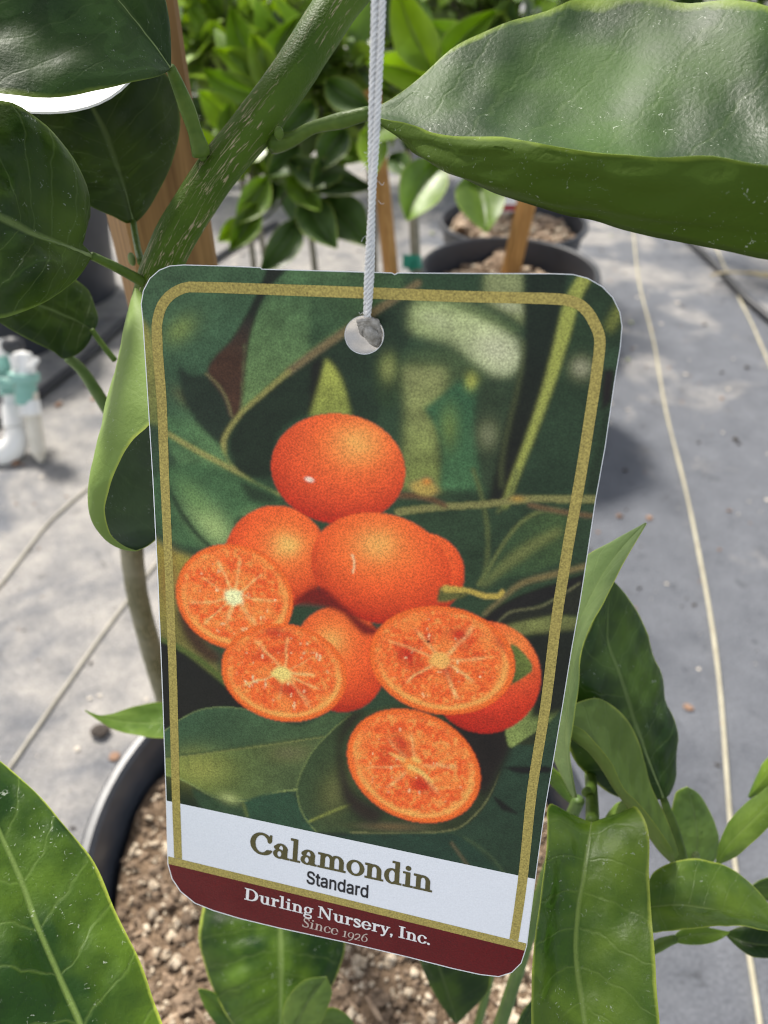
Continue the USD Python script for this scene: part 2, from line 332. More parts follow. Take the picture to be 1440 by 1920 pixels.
def M_ground():
    N = {"geo": ("geometry", {}),
         "n1": ("noise_texture", {"scale": 5.5, "detail": 6.0, "roughness": .6, "distortion": .5}),
         "n2": ("noise_texture", {"scale": 17.0, "detail": 5.0, "roughness": .65}),
         "n3": ("noise_texture", {"scale": 300.0, "detail": 3.0, "roughness": .7}),
         "sx": ("separate_xyz", {}),
         "side": ("map_range", {"from_min": 0.25, "from_max": -0.35, "to_min": -0.15, "to_max": 0.11, "clamp": True}),
         "far": ("map_range", {"from_min": 0.9, "from_max": 2.0, "to_min": 0.0, "to_max": 0.17, "clamp": True}),
         "a": ("math", {"math_type": "add"}), "a2": ("math", {"math_type": "add"}),
         "dust": ("map_range", {"from_min": 0.46, "from_max": 0.62, "to_min": 0.0, "to_max": 0.95, "clamp": True}),
         "d2": ("map_range", {"from_min": 0.35, "from_max": 0.75, "to_min": 0.35, "to_max": 1.0, "clamp": True}),
         "df": ("math", {"math_type": "multiply"}),
         "base": ("rgb_ramp", {"ramp": [(0.3, (0.112, 0.120, 0.138)), (0.7, (0.168, 0.177, 0.198))]}),
         "c": ("mix", {"color2": (0.47, 0.435, 0.39)}),
         "n4": ("noise_texture", {"scale": 24.0, "detail": 5.0, "roughness": .7, "distortion": .4}),
         "stain": ("map_range", {"from_min": 0.60, "from_max": 0.72, "to_min": 1.0, "to_max": 0.5, "clamp": True}),
         "cs": ("mix", {"mix_type": "multiply", "fac": 1.0}),
         "grain": ("map_range", {"from_min": 0.3, "from_max": 0.7, "to_min": 0.62, "to_max": 1.38}),
         "cg": ("mix", {"mix_type": "multiply", "fac": 1.0}),
         "wv": ("wave_texture", {"wave_type": "bands", "bands_direction": "x", "scale": 160.0, "distortion": 1.0}),
         "wv2": ("wave_texture", {"wave_type": "bands", "bands_direction": "y", "scale": 160.0, "distortion": 1.0}),
         "wm": ("math", {"math_type": "maximum"}),
         "hb": ("math", {"math_type": "multiply_add", "value2": 6.0}),
         "b": ("bump", {"strength": .6, "distance": 0.0016}),
         "p": ("principled_bsdf", {"roughness": 0.62, "specular_ior_level": 0.35})}
    Lk = [("geo.position", x + ".vector") for x in ("n1", "n2", "n3", "n4", "wv", "wv2", "sx")] + [
          ("sx.x", "side.value"), ("sx.y", "far.value"), ("n1.fac", "a.value1"), ("side.result", "a.value2"), ("a.value", "a2.value1"), ("far.result", "a2.value2"),
          ("a2.value", "dust.value"), ("n2.fac", "d2.value"), ("dust.result", "df.value1"), ("d2.result", "df.value2"), ("n2.fac", "base.fac"),
          ("base.color", "c.color1"), ("df.value", "c.fac"), ("n4.fac", "stain.value"), ("c.color", "cs.color1"), ("stain.result", "cs.color2"),
          ("n3.fac", "grain.value"), ("cs.color", "cg.color1"), ("grain.result", "cg.color2"), ("cg.color", "p.base_color"),
          ("wv.fac", "wm.value1"), ("wv2.fac", "wm.value2"), ("n2.fac", "hb.value1"), ("wm.value", "hb.value3"), ("hb.value", "b.height"), ("b.normal", "p.normal")]
    return usdkit.material(stage, "/World/Looks/ground_cloth", N, Lk, surface="p.BSDF")
M_groundm = M_ground()
M_stripe = M_simple("stripe_thread", (0.40, 0.36, 0.26), .85, (0.56, 0.52, 0.39), 28, .6, 900, spec=.2)
M_stripe2 = M_simple("dusty_stripe_thread", (0.36, 0.33, 0.27), .85, (0.52, 0.48, 0.40), 22, .6, 900, spec=.2)
M_pot = M_simple("black_plastic", (0.020, 0.023, 0.029), .33, (0.034, 0.038, 0.047), 30, .15, 60, spec=.55)
M_potbg = M_simple("dusty_black_plastic", (0.014, 0.016, 0.020), .5, (0.03, 0.032, 0.040), 12, spec=.5)
M_soil = M_simple("potting_soil", (0.080, 0.055, 0.036), .95, (0.29, 0.205, 0.135), 150, 1.0, 320, spec=.15, detail=6, bdist=.004)
M_perlite = M_simple("perlite", (0.33, 0.245, 0.16), .85, (0.66, 0.57, 0.44), 330)
M_chip = M_simple("bark_chip", (0.24, 0.16, 0.10), .85, (0.44, 0.33, 0.23), 120, .5, 600)
M_crumb = M_simple("soil_crumb", (0.10, 0.070, 0.046), .95, (0.30, 0.215, 0.145), 260, .5, 600)
def M_wood(name, a, b):
    N = {"geo": ("geometry", {}), "map": ("mapping", {"scale": (160.0, 160.0, 7.0)}), "n": ("noise_texture", {"scale": 1.0, "detail": 5.0, "roughness": .62, "distortion": .8}),
         "r": ("rgb_ramp", {"ramp": [(0.32, a), (0.66, b)]}), "b": ("bump", {"strength": .4, "distance": .0008}), "p": ("principled_bsdf", {"roughness": .75, "specular_ior_level": .25})}
    return usdkit.material(stage, f"/World/Looks/{name}", N, [("geo.position", "map.vector"), ("map.vector", "n.vector"), ("n.fac", "r.fac"), ("r.color", "p.base_color"), ("n.fac", "b.height"), ("b.normal", "p.normal")], surface="p.BSDF")
M_stake = M_wood("stake_wood", (0.13, 0.068, 0.022), (0.28, 0.16, 0.058))
M_stakebg = M_wood("orange_stake_wood", (0.28, 0.13, 0.035), (0.46, 0.25, 0.08))
M_pvc = M_simple("white_pipe", (0.70, 0.70, 0.68), .35, (0.78, 0.77, 0.74), 20)
M_cream = M_simple("cream_pipe", (0.50, 0.46, 0.38), .5, (0.66, 0.62, 0.53), 30)
M_teal = M_simple("teal_valve", (0.16, 0.36, 0.30), .45, (0.24, 0.44, 0.38), 25)
M_hose = M_simple("black_hose", (0.016, 0.017, 0.020), .5, (0.035, 0.035, 0.040), 30)
M_white = M_simple("white_label_plastic", (0.80, 0.80, 0.80), .5)
M_red = M_simple("red_print", (0.30, 0.02, 0.03), .5)
M_tape = M_simple("green_tape", (0.01, 0.16, 0.10), .4)
M_straw = M_simple("dry_straw", (0.42, 0.33, 0.18), .8, (0.55, 0.46, 0.28), 80)
M_litter = [M_simple("pale_scrap", (0.50, 0.44, 0.36), .8, (0.66, 0.60, 0.52), 200), M_simple("brown_scrap", (0.20, 0.11, 0.07), .85, (0.32, 0.2, 0.13), 200),
            M_simple("green_pebble", (0.34, 0.38, 0.20), .7, (0.48, 0.50, 0.32), 200), M_simple("dark_crumb", (0.035, 0.028, 0.022), .9, (0.07, 0.055, 0.045), 200)]

# ---------------------------------------------------------------- ground cloth
ground = tag(UsdGeom.Xform.Define(stage, path_of("ground")).GetPrim(), "grey dusty woven weed cloth covering the nursery floor", None, None, "structure")
xs = np.unique(np.r_[np.linspace(-60, -4, 8), np.linspace(-4, 4, 33), np.linspace(4, 60, 8)])
ys = np.unique(np.r_[np.linspace(-40, -2, 6), np.linspace(-2, 5, 29), np.linspace(5, 90, 10)])
X, Y = np.meshgrid(xs, ys, indexing="ij")
ids = np.arange(X.size).reshape(X.shape)
q = np.stack([ids[:-1, :-1], ids[1:, :-1], ids[1:, 1:], ids[:-1, 1:]], -1).reshape(-1, 4)
obj("woven_cloth", (np.stack([X.ravel(), Y.ravel(), 0 * X.ravel()], 1), q), M_groundm, ground)

def stripe(pts, w, label):
    p = curve(np.array([G(*a) for a in pts]), 60)
    p[:, 2] = 0.004
    t = np.gradient(p, axis=0); t /= np.linalg.norm(t, axis=1, keepdims=True)
    nrm = np.stack([-t[:, 1], t[:, 0], 0 * t[:, 0]], 1)
    rr = np.random.default_rng(int(abs(pts[0][0])))
    ww = w * (1 + .12 * rr.standard_normal(60))[:, None]
    v = np.stack([p - nrm * ww / 2 - [0, 0, .003], p - nrm * ww / 2, p + [0, 0, .0006], p + nrm * ww / 2, p + nrm * ww / 2 - [0, 0, .003]], 1)
    k = 5
    i, j = np.meshgrid(np.arange(59), np.arange(k - 1), indexing="ij")
    q = np.stack([i * k + j, (i + 1) * k + j, (i + 1) * k + j + 1, i * k + j + 1], -1).reshape(-1, 4)
    obj("stripe", (v.reshape(-1, 3), q[:, ::-1]), (M_stripe2 if pts[0][0] < 0 else M_stripe), ground, smooth=True, label=label)
stripe([(1183, 380), (1187, 430), (1200, 540), (1225, 640), (1250, 780), (1285, 920), (1310, 1040), (1335, 1180), (1350, 1300), (1360, 1430), (1370, 1560), (1385, 1680), (1405, 1800), (1425, 1930), (1440, 2050)], 0.0043, "cream thread stripe curving down right of the hanging tag")
stripe([(1310, 395), (1340, 460), (1380, 550), (1410, 610), (1440, 680), (1520, 860)], 0.0040, "cream thread stripe near the right edge, crossed by the black hose")
stripe([(-40, 1530), (22, 1438), (110, 1310), (190, 1195), (300, 1050), (420, 900)], 0.0036, "cream thread stripe running from the large leaf to the trunk")
stripe([(-60, 1165), (0, 1100), (90, 985), (180, 905), (330, 770)], 0.0034, "faint cream thread stripe at left, farther of the two there")

# ---------------------------------------------------------------- pots
def pot_profile(r, h):
    return [(r * .80, 0.0), (r * .97, h - .045), (r * .985, h - .042), (r * 1.0, h - .012), (r * 1.05, h - .010), (r * 1.068, h - .006), (r * 1.066, h - .001),
            (r * 1.05, h + .002), (r * 1.02, h + .0025), (r * 1.0, h), (r * .992, h - .006), (r * .98, h - .02), (r * .955, h - .08), (r * .92, h - .14)]

def pot(name, label, cx, cy, r, h, soil, mat, group=None, nseed=0, fine=False, chips=200):
    t = thing(name, label, "plant pot", group)
    m = lathe(pot_profile(r, h), 96 if fine else 56); m.apply_translation([cx, cy, 0])
    obj("wall", m, mat, t, smooth=35)
    rs = r * .965 - (h - soil) * .14
    nr, na = (60, 160) if fine else (10, 40)
    rr, aa = np.linspace(0, 1, nr + 1), np.arange(na) * 2 * math.pi / na
    R_, A_ = np.meshgrid(rr, aa, indexing="ij")
    v = np.stack([cx + rs * R_ * np.cos(A_), cy + rs * R_ * np.sin(A_), 0 * R_], -1)
    v[..., 2] = soil + (meshkit.fbm(v / .03, 4, 3 + nseed) - .5) * (.022 if fine else .03) - .004 * R_
    i, j = np.meshgrid(np.arange(nr), np.arange(na), indexing="ij")
    q = np.stack([i * na + j, (i + 1) * na + j, (i + 1) * na + (j + 1) % na, i * na + (j + 1) % na], -1).reshape(-1, 4)
    obj("potting_soil", (v.reshape(-1, 3), q), M_soil, t, smooth=True, kind="stuff")
    rg = np.random.default_rng(50 + nseed)
    tree = cKDTree(v.reshape(-1, 3)[:, :2]); vz = v.reshape(-1, 3)[:, 2]
    def scatter(n, size, elong, sub, zoff):
        base = trimesh.creation.icosphere(subdivisions=sub, radius=1.0)
        out = []
        for _ in range(n):
            a, rad = rg.uniform(0, 2 * math.pi), rs * math.sqrt(rg.uniform(0, .97))
            x, y = cx + rad * math.cos(a), cy + rad * math.sin(a)
            s = size * rg.lognormal(0, .45)
            vv = base.vertices * (1 + .28 * rg.standard_normal((len(base.vertices), 1))) * s * np.array([1, elong[0], elong[1]])
            ax = rg.standard_normal(3) * [.35, .35, 1]
            Rm = trimesh.transformations.euler_matrix(rg.normal(0, .35), rg.normal(0, .35), rg.uniform(0, 6.28))[:3, :3]
            out.append(trimesh.Trimesh(vv @ Rm.T + [x, y, vz[tree.query([x, y])[1]] + s * zoff], base.faces, process=False))
        return cat(out)
    if fine:
        obj("perlite", scatter(2000, .0015, (.9, .8), 1, .5), M_perlite, t, smooth=40, kind="stuff")
        obj("soil_crumb", scatter(3600, .0017, (.8, .6), 1, .3), M_crumb, t, smooth=40, kind="stuff")
        obj("wood_chip", scatter(330, .0048, (.20, .14), 1, .22), M_chip, t, smooth=30, kind="stuff")
    else:
        obj("wood_chip", scatter(chips, .012, (.4, .25), 0, .3), M_chip, t, kind="stuff")
        obj("perlite", scatter(chips, .005, (.9, .7), 0, .3), M_perlite, t, kind="stuff")
    return t

FP = np.array([-0.030, 0.262]); FPR, FPH, FPS = 0.168, 0.295, 0.268
pot("plant_pot", "black plastic pot with perlite soil directly below the hanging tag", FP[0], FP[1], FPR, FPH, FPS, M_pot, nseed=1, fine=True)
c2 = G(955, 504, .28); c3 = G(962, 414, .235)
pot("plant_pot", "black pot just above the tag, nearer of two with a leaning orange stake", c2[0], c2[1], .150, .28, .235, M_potbg, nseed=2)
pot("plant_pot", "black pot of pale mulch behind the nearer pot, under the big leaf", c3[0], c3[1], .155, .235, .205, M_potbg, nseed=3)
pot("plant_pot", "shaded black pot at left behind the wooden stake", (118 - 720) / F * 1.92, 1.86, .155, .30, .25, M_potbg, nseed=4, chips=60)
pot("plant_pot", "black pot at the far left edge behind the white pipes", (-30 - 720) / F * 1.62, 1.60, .15, .27, .22, M_potbg, nseed=5, chips=60)
pot("plant_pot", "black pot hidden mostly by the tag, holding the grey trunk with green tape", 0.088, 1.108, .088, .22, .185, M_potbg, nseed=6, chips=60)

# ---------------------------------------------------------------- stakes
def square_stake(name, label, a, b, w, yaw, mat, w2=None):
    t = thing(name, label, "stake")
    a, b = np.asarray(a, float), np.asarray(b, float)
    ax = (b - a) / np.linalg.norm(b - a)
    e1 = np.array([math.cos(yaw), math.sin(yaw), 0]); e1 -= ax * e1.dot(ax); e1 /= np.linalg.norm(e1)
    e2 = np.cross(ax, e1)
    w2 = w2 or w
    c = w * .07
    prof = [(-w / 2 + c, -w2 / 2), (w / 2 - c, -w2 / 2), (w / 2, -w2 / 2 + c), (w / 2, w2 / 2 - c), (w / 2 - c, w2 / 2), (-w / 2 + c, w2 / 2), (-w / 2, w2 / 2 - c), (-w / 2, -w2 / 2 + c)]
    n = 24; L = np.linspace(0, 1, n); v = []
    for k in L:
        o = a + (b - a) * k
        wob = (meshkit.fbm(np.array([[k * 6, 1, yaw], [k * 6, 5, yaw]]), 2) - .5) * w * .10
        v += [o + e1 * (p[0] + wob[0]) + e2 * (p[1] + wob[1]) for p in prof]
    v = np.array(v); s = 8
    i, j = np.meshgrid(np.arange(n - 1), np.arange(s), indexing="ij")
    q = np.stack([i * s + j, i * s + (j + 1) % s, (i + 1) * s + (j + 1) % s, (i + 1) * s + j], -1).reshape(-1, 4)
    f = np.vstack([q[:, [0, 1, 2]], q[:, [0, 2, 3]], [[0, k + 1, k] for k in range(1, 7)], [[(n - 1) * s, (n - 1) * s + k, (n - 1) * s + k + 1] for k in range(1, 7)]])
    obj("shaft", trimesh.Trimesh(v, f, process=False), mat, t)
    return t
sk = P(303, 450, .305)
square_stake("wooden_stake", "thick square raw wood stake behind the green branch at left", [sk[0], sk[1], FPS - .06], [sk[0], sk[1], 1.05], .033, math.radians(32), M_stake)
a_, b_ = G(955, 520, .235), P(988, 372, 1.33)
square_stake("wooden_stake", "thin orange wood stake leaning in the pot above the tag", a_ + (a_ - b_) * .3, b_ + (b_ - a_) * 1.2, .027, .4, M_stakebg)
a_ = P(716, 520, 1.14); b_ = P(706, 330, 1.10)
square_stake("wooden_stake", "thin brown wood stake right behind the white string", [.030, 1.10, .17], b_ + (b_ - a_) * .8, .018, .7, M_stakebg)

# ---------------------------------------------------------------- the hanging tag
TAGC = [(262, 495), (1180, 516), (983, 1848), (316, 1702)]
TD = np.array([.1605, .1422, .1942, .2125])
tp = np.array([P(x, y, d) for (x, y), d in zip(TAGC, TD)])
tc = tp.mean(0); _, _, vh = np.linalg.svd(tp - tc); TN = vh[2]
if TN.dot(CAM - tc) < 0: TN = -TN
def T3(px, py, off=0.0):
    """Points of the photograph's tag on the tag's own slightly bowed plane, off metres above its face."""
    px, py = np.asarray(px, float), np.asarray(py, float)
    r = FWD + ((px - 720) / F)[..., None] * RIGHT - ((py - 960) / F)[..., None] * UP
    s = (px - 262) / 900.0; t = (py - 500) / 1300.0
    bow = 0.0022 * (1 - (2 * s - 1) ** 2) + 0.0016 * np.sin(3.1 * t + .6) - .0012 * s * t
    d = ((tc - CAM).dot(TN) + bow + off) / (r @ TN)
    return CAM + r * d[..., None]
outline = Polygon([(267, 600), (264, 570), (268, 545), (280, 522), (298, 506), (318, 498), (345, 496), (420, 498), (489, 501), (491, 504), (600, 507), (735, 511), (740, 514), (746, 511), (900, 512), (1040, 512.5),
    (1075, 514), (1102, 521), (1130, 537), (1150, 558), (1163, 585), (1167, 612), (1164, 650), (1152, 722), (1135, 840), (1117, 940), (1102, 1040), (1088, 1130), (1072, 1220), (1056, 1320), (1040, 1415), (1022, 1520), (1008, 1620), (993, 1735),
    (988, 1775), (978, 1806), (960, 1824), (935, 1832), (900, 1828), (850, 1817), (760, 1794), (650, 1768), (520, 1740), (450, 1723), (400, 1708), (365, 1694), (338, 1672), (322, 1648), (314, 1620), (311, 1500), (304, 1300), (296, 1100), (286, 900), (276, 740)])
hole = Polygon([(683 + 36 * math.cos(a), 628 + 35.5 * math.sin(a)) for a in np.linspace(0, 2 * math.pi, 48, endpoint=False)])
HOLE = hole

def fill(poly, step):
    """Triangulates a region of the tag finely: points (px) and triangles."""
    pts, fs, n = [], [], 0
    for g in getattr(poly, "geoms", [poly]):
        b = [np.array(r.segmentize(step * 1.2).coords)[:-1] for r in (g.exterior, *g.interiors)]
        x0, y0, x1, y1 = g.bounds
        gx, gy = np.meshgrid(np.arange(x0, x1, step), np.arange(y0, y1, step))
        inner = g.buffer(-step * .55)
        keep = shapely.contains_xy(inner, gx.ravel(), gy.ravel())
        p = np.vstack(b + [np.stack([gx.ravel()[keep], gy.ravel()[keep]], 1)])
        tri = Delaunay(p).simplices
        c = p[tri].mean(1)
        tri = tri[shapely.contains_xy(g, c[:, 0], c[:, 1])]
        e = p[tri]; area = np.cross(e[:, 1] - e[:, 0], e[:, 2] - e[:, 0])
        tri[area > 0] = tri[area > 0][:, ::-1]
        pts.append(p); fs.append(tri + n); n += len(p)
    return np.vstack(pts), np.vstack(fs)

def tag_sheet(poly, off, step=12):
    p, f = fill(poly, step)
    v = T3(p[:, 0], p[:, 1], off)
    nn = np.cross(v[f[0, 1]] - v[f[0, 0]], v[f[0, 2]] - v[f[0, 0]])
    if nn.dot(TN) < 0: f = f[:, ::-1]
    return p, v, f

def M_print(name, col=None, rough=.42, grain=.5):
    """Satin printed plastic with the fine pebbled grain of the stock."""
    N = {"geo": ("geometry", {}), "at": ("attribute", {"attribute": "ink"}), "vo": ("voronoi_texture", {"scale": 2300.0}), "n": ("noise_texture", {"scale": 2300.0, "detail": 2.0}),
         "sp": ("map_range", {"from_min": 0.28, "from_max": 0.70, "to_min": 1 - grain, "to_max": 1 + grain}), "c": ("mix", {"mix_type": "multiply", "fac": 1.0}),
         "rn": ("noise_texture", {"scale": 60.0, "detail": 4.0, "roughness": .7}), "rr": ("map_range", {"from_min": .35, "from_max": .65, "to_min": rough - .14, "to_max": rough + .14}),
         "b": ("bump", {"strength": .35, "distance": .00012}), "p": ("principled_bsdf", {"specular_ior_level": .26})}
    Lk = [("geo.position", "vo.vector"), ("geo.position", "n.vector"), ("n.fac", "sp.value"), ("sp.result", "c.color2"), ("c.color", "p.base_color"), ("vo.distance", "b.height"), ("b.normal", "p.normal"), ("geo.position", "rn.vector"), ("rn.fac", "rr.value"), ("rr.result", "p.roughness")]
    if col is None: Lk.append(("at.color", "c.color1"))
    else:
        N.pop("at"); N["c"][1]["color1"] = col
    return usdkit.material(stage, f"/World/Looks/{name}", N, Lk, surface="p.BSDF")
MP_photo = M_print("printed_photo", grain=.30)
MP_gold = M_print("gold_ink", lin(162, 146, 78), grain=.36)
MP_white = M_print("white_ink", (0.76, 0.77, 0.80), grain=.04, rough=.5)
MP_red = M_print("maroon_ink", lin(84, 5, 9), grain=.25)
MP_olive = M_print("olive_ink", lin(82, 76, 44), grain=.15)
MP_black = M_print("black_ink", (0.012, 0.012, 0.014), grain=.1)
MP_letter = M_print("white_letter_ink", (0.78, 0.76, 0.74), grain=.05)
MP_letter2 = M_print("tan_letter_ink", (0.52, 0.42, 0.36), grain=.05)
M_card = M_simple("tag_stock", (0.82, 0.83, 0.84), .45)

the_tag = thing("plant_tag", "rounded plastic plant tag printed with orange calamondin fruits, hanging by white string", "plant tag")
body = outline.difference(hole)
TH = 0.0011
pb, vb, fb = tag_sheet(body, 0.0, 14)
vk = T3(pb[:, 0], pb[:, 1], -TH)
edges = np.sort(np.vstack([fb[:, [0, 1]], fb[:, [1, 2]], fb[:, [2, 0]]]), 1)
alle = np.vstack([fb[:, [0, 1]], fb[:, [1, 2]], fb[:, [2, 0]]])
_, inv, cnt = np.unique(edges, axis=0, return_inverse=True, return_counts=True)
bd = alle[cnt[inv.ravel()] == 1]; n0 = len(vb)
rim = np.vstack([np.stack([bd[:, 1], bd[:, 0], bd[:, 0] + n0], 1), np.stack([bd[:, 1], bd[:, 0] + n0, bd[:, 1] + n0], 1)])
obj("card", trimesh.Trimesh(np.vstack([vb, vk]), np.vstack([fb, fb[:, ::-1] + n0, rim]), process=False), M_card, the_tag)

# printed regions
face = outline.buffer(-1.6).difference(hole.buffer(1.2))
top_of_panel = [(250, 1488), (311, 1501), (700, 1584), (1002, 1648), (1060, 1661)]
gold_top = [(250, 1590), (313, 1605), (640, 1684), (954, 1761), (1060, 1787)]
gold_bot = [(250, 1604), (313, 1619), (640, 1697.5), (986, 1783), (1060, 1801)]
def between(a, b):
    return Polygon(list(a) + list(b)[::-1])
R_photo = face.intersection(between([(200, 400), (1250, 400)], top_of_panel))
R_panel = face.intersection(between(top_of_panel, gold_top))
R_gold = face.intersection(between(gold_top, gold_bot))
R_red = face.intersection(between(gold_bot, [(200, 1950), (1100, 1950)]))
def seg(pts, n=80):
    return curve(np.array(pts, float), n)
bl = seg([(334, 1612), (330, 1500), (325, 1300), (318, 1100), (308, 880), (304, 767), (294, 614), (301, 579), (324, 550), (356, 538), (484, 542), (688, 549), (867, 556), (1050, 561), (1083, 569), (1110, 597), (1125, 640), (1120, 690), (1109, 765), (1090, 885), (1064, 1030), (1043, 1163), (1024, 1315), (996, 1495), (980, 1650), (963, 1766)], 300)
ww = np.interp(np.linspace(0, 1, 300), [0, .2, .32, .45, .6, .66, .8, 1], [8.0, 8.5, 10.5, 11.5, 11.5, 11.5, 11, 9.2])
border = unary_union([LineString(bl[k:k + 2]).buffer(ww[k] * .93) for k in range(299)]).simplify(.3).intersection(face)
border = border.difference(R_gold.buffer(.5).union(R_red))
R_panel, R_photo = R_panel.difference(border), R_photo.difference(border)

# ---- the printed picture: a field of ink over the tag's face, evaluated at the face's own vertices
gx0, gy0, gx1, gy1, st_ = 250, 485, 1185, 1690, 2.0
W_, H_ = int((gx1 - gx0) / st_), int((gy1 - gy0) / st_)
QX, QY = np.meshgrid(gx0 + (np.arange(W_) + .5) * st_, gy0 + (np.arange(H_) + .5) * st_)
INK = np.empty((H_, W_, 3)); INK[:] = lin(48, 70, 54)
FULL = (slice(None), slice(None))
def window(x0, y0, x1, y1):
    j0, j1 = max(0, int((x0 - gx0) / st_)), min(W_, int((x1 - gx0) / st_) + 1)
    i0, i1 = max(0, int((y0 - gy0) / st_)), min(H_, int((y1 - gy0) / st_) + 1)
    return (slice(i0, max(i0, i1)), slice(j0, max(j0, j1)))
def field(seed, sx, sy, oct_=3, w=FULL):
    return meshkit.fbm(np.stack([QX[w] / sx, QY[w] / sy, np.full_like(QX[w], seed * 3.3)], -1), oct_, seed)
def put(mask, col, w):
    c = np.asarray(col) if np.ndim(col) > 1 else np.array(lin(*col))
    INK[w] = INK[w] * (1 - mask[..., None]) + c * mask[..., None]
def mask_of(shape, feather):
    x0, y0, x1, y1 = shape.bounds
    pad = feather * 3 + 3
    w = window(x0 - pad, y0 - pad, x1 + pad, y1 + pad)
    q = QX[w]
    if q.size == 0: return q, w
    sub = shapely.contains_xy(shape, q.ravel(), QY[w].ravel()).reshape(q.shape).astype(float)
    return gaussian_filter(sub, max(feather / st_, .35)), w
def area(pts, col, feather=2.0, col2=None, axis=None, amt=.35, seed=1):
    pp = np.array(pts, float)
    if len(pp) > 4:
        pp = curve(np.vstack([pp, pp[:1]]), len(pp) * 8)
    m, w = mask_of(Polygon(pp).buffer(0), feather)
    if m.size == 0: return
    c = np.array(lin(*col)) * np.ones(m.shape + (1,))
    if col2 is not None:
        (ax, ay), (bx, by) = axis
        t = np.clip(((QX[w] - ax) * (bx - ax) + (QY[w] - ay) * (by - ay)) / ((bx - ax) ** 2 + (by - ay) ** 2), 0, 1)[..., None]
        c = c * (1 - t) + np.array(lin(*col2)) * t
    c = c * (1 + amt * (field(seed, 40, 26, 3, w) - .5) * 2 + amt * .8 * (field(seed + 3, 9, 9, 2, w) - .5))[..., None]
    put(m, c, w)
def line(pts, wd, col, feather=1.5, alpha=1.0):
    p = curve(np.array(pts, float), 40)
    wv = np.interp(np.linspace(0, 1, 40), np.linspace(0, 1, np.size(wd)), np.atleast_1d(wd))
    m, w = mask_of(unary_union([LineString(p[k:k + 2]).buffer(wv[k] / 2, 4) for k in range(39)]), feather)
    if m.size: put(m * alpha, col, w)
def glow(cx, cy, rx, ry, col, a=1.0, rot=0.0, p=1.0):
    r = 2.3 * max(rx, ry); w = window(cx - r, cy - r, cx + r, cy + r)
    c, s = math.cos(rot), math.sin(rot)
    dx, dy = QX[w] - cx, QY[w] - cy
    u, v = (dx * c + dy * s) / rx, (-dx * s + dy * c) / ry
    put(np.clip(a * np.exp(-(u * u + v * v) ** p), 0, 1), col, w)
def Zc(ox, oy, sc):
    return lambda pts: [(ox + x / sc, oy + y / sc) for x, y in pts]
z1, z2, z3, z4, z5, z6 = Zc(260, 480, 3.13), Zc(700, 480, 3.0), Zc(270, 880, 3.2), Zc(640, 880, 3.0), Zc(300, 1250, 3.6), Zc(620, 1250, 3.27)

INK *= (1 + .5 * (field(9, 60, 45, 4) - .5))[..., None]
# upper left leaves
area([(255, 480), (510, 480), (480, 560), (440, 630), (389, 697), (400, 760), (330, 800), (255, 760)], (66, 94, 72), 3, (56, 86, 70), ((300, 500), (400, 780)))
glow(338, 618, 34, 22, (112, 130, 78), .8, -.7); glow(372, 800, 55, 30, (86, 118, 84), .6, .5); glow(352, 745, 30, 16, (110, 98, 62), .5, .5)
area([(255, 590), (280, 620), (300, 720), (306, 800), (262, 780)], (140, 134, 66), 5, (104, 112, 64), ((270, 620), (270, 800)))
area(z1([(230, 620), (330, 700), (430, 690), (560, 960), (490, 1110), (330, 960), (250, 800)]), (34, 48, 40), 4)
area(z1([(760, 60), (890, 60), (740, 230), (690, 380), (650, 520), (600, 950), (555, 955), (500, 830), (405, 680), (560, 470), (690, 230)]), (30, 36, 30), 3, (66, 42, 28), ((480, 590), (445, 680)))
area(z1([(900, 60), (1240, 90), (1250, 380), (900, 660), (600, 930), (650, 500), (750, 230)]), (74, 104, 76), 3, (92, 116, 78), ((520, 520), (450, 760)))
area(z1([(1000, 100), (1560, 100), (1560, 250), (1250, 380), (1000, 560)]), (66, 92, 66), 6, (50, 76, 56), ((600, 520), (560, 640)))
line(z1([(620, 520), (600, 900)]), 3, (100, 108, 70), 2, .6)
# the dark hollow below the slanting stem
area(z1([(900, 690), (1250, 400), (1440, 280), (1640, 240), (1620, 420), (1500, 640), (1440, 800), (1380, 1000), (1000, 930), (800, 1100), (780, 1300), (640, 1300), (530, 1100), (580, 980)]), (30, 44, 34), 4, (38, 56, 44), ((500, 760), (720, 700)))
area(z1([(1010, 640), (1070, 590), (1080, 700), (1040, 900), (1000, 920)]), (24, 26, 22), 4)
area(z1([(1100, 600), (1180, 700), (1250, 940), (1000, 940), (1050, 780)]), (142, 146, 70), 4, (122, 130, 66), ((600, 690), (620, 780)))
area(z1([(1380, 620), (1500, 560), (1560, 700), (1480, 900), (1400, 860)]), (46, 66, 46), 5)
glow(728, 690, 16, 26, (130, 136, 84), .85)
line(z1([(1640, 160), (1380, 330), (1000, 590), (880, 680)]), [13, 15, 13], (116, 100, 66), 3)
line(z1([(880, 680), (740, 800), (570, 960), (495, 1110), (500, 1170), (560, 1260)]), [9, 8, 9, 11], (140, 134, 72), 2.5)
line(z1([(395, 690), (460, 750), (545, 940)]), 4, (112, 104, 66), 2)
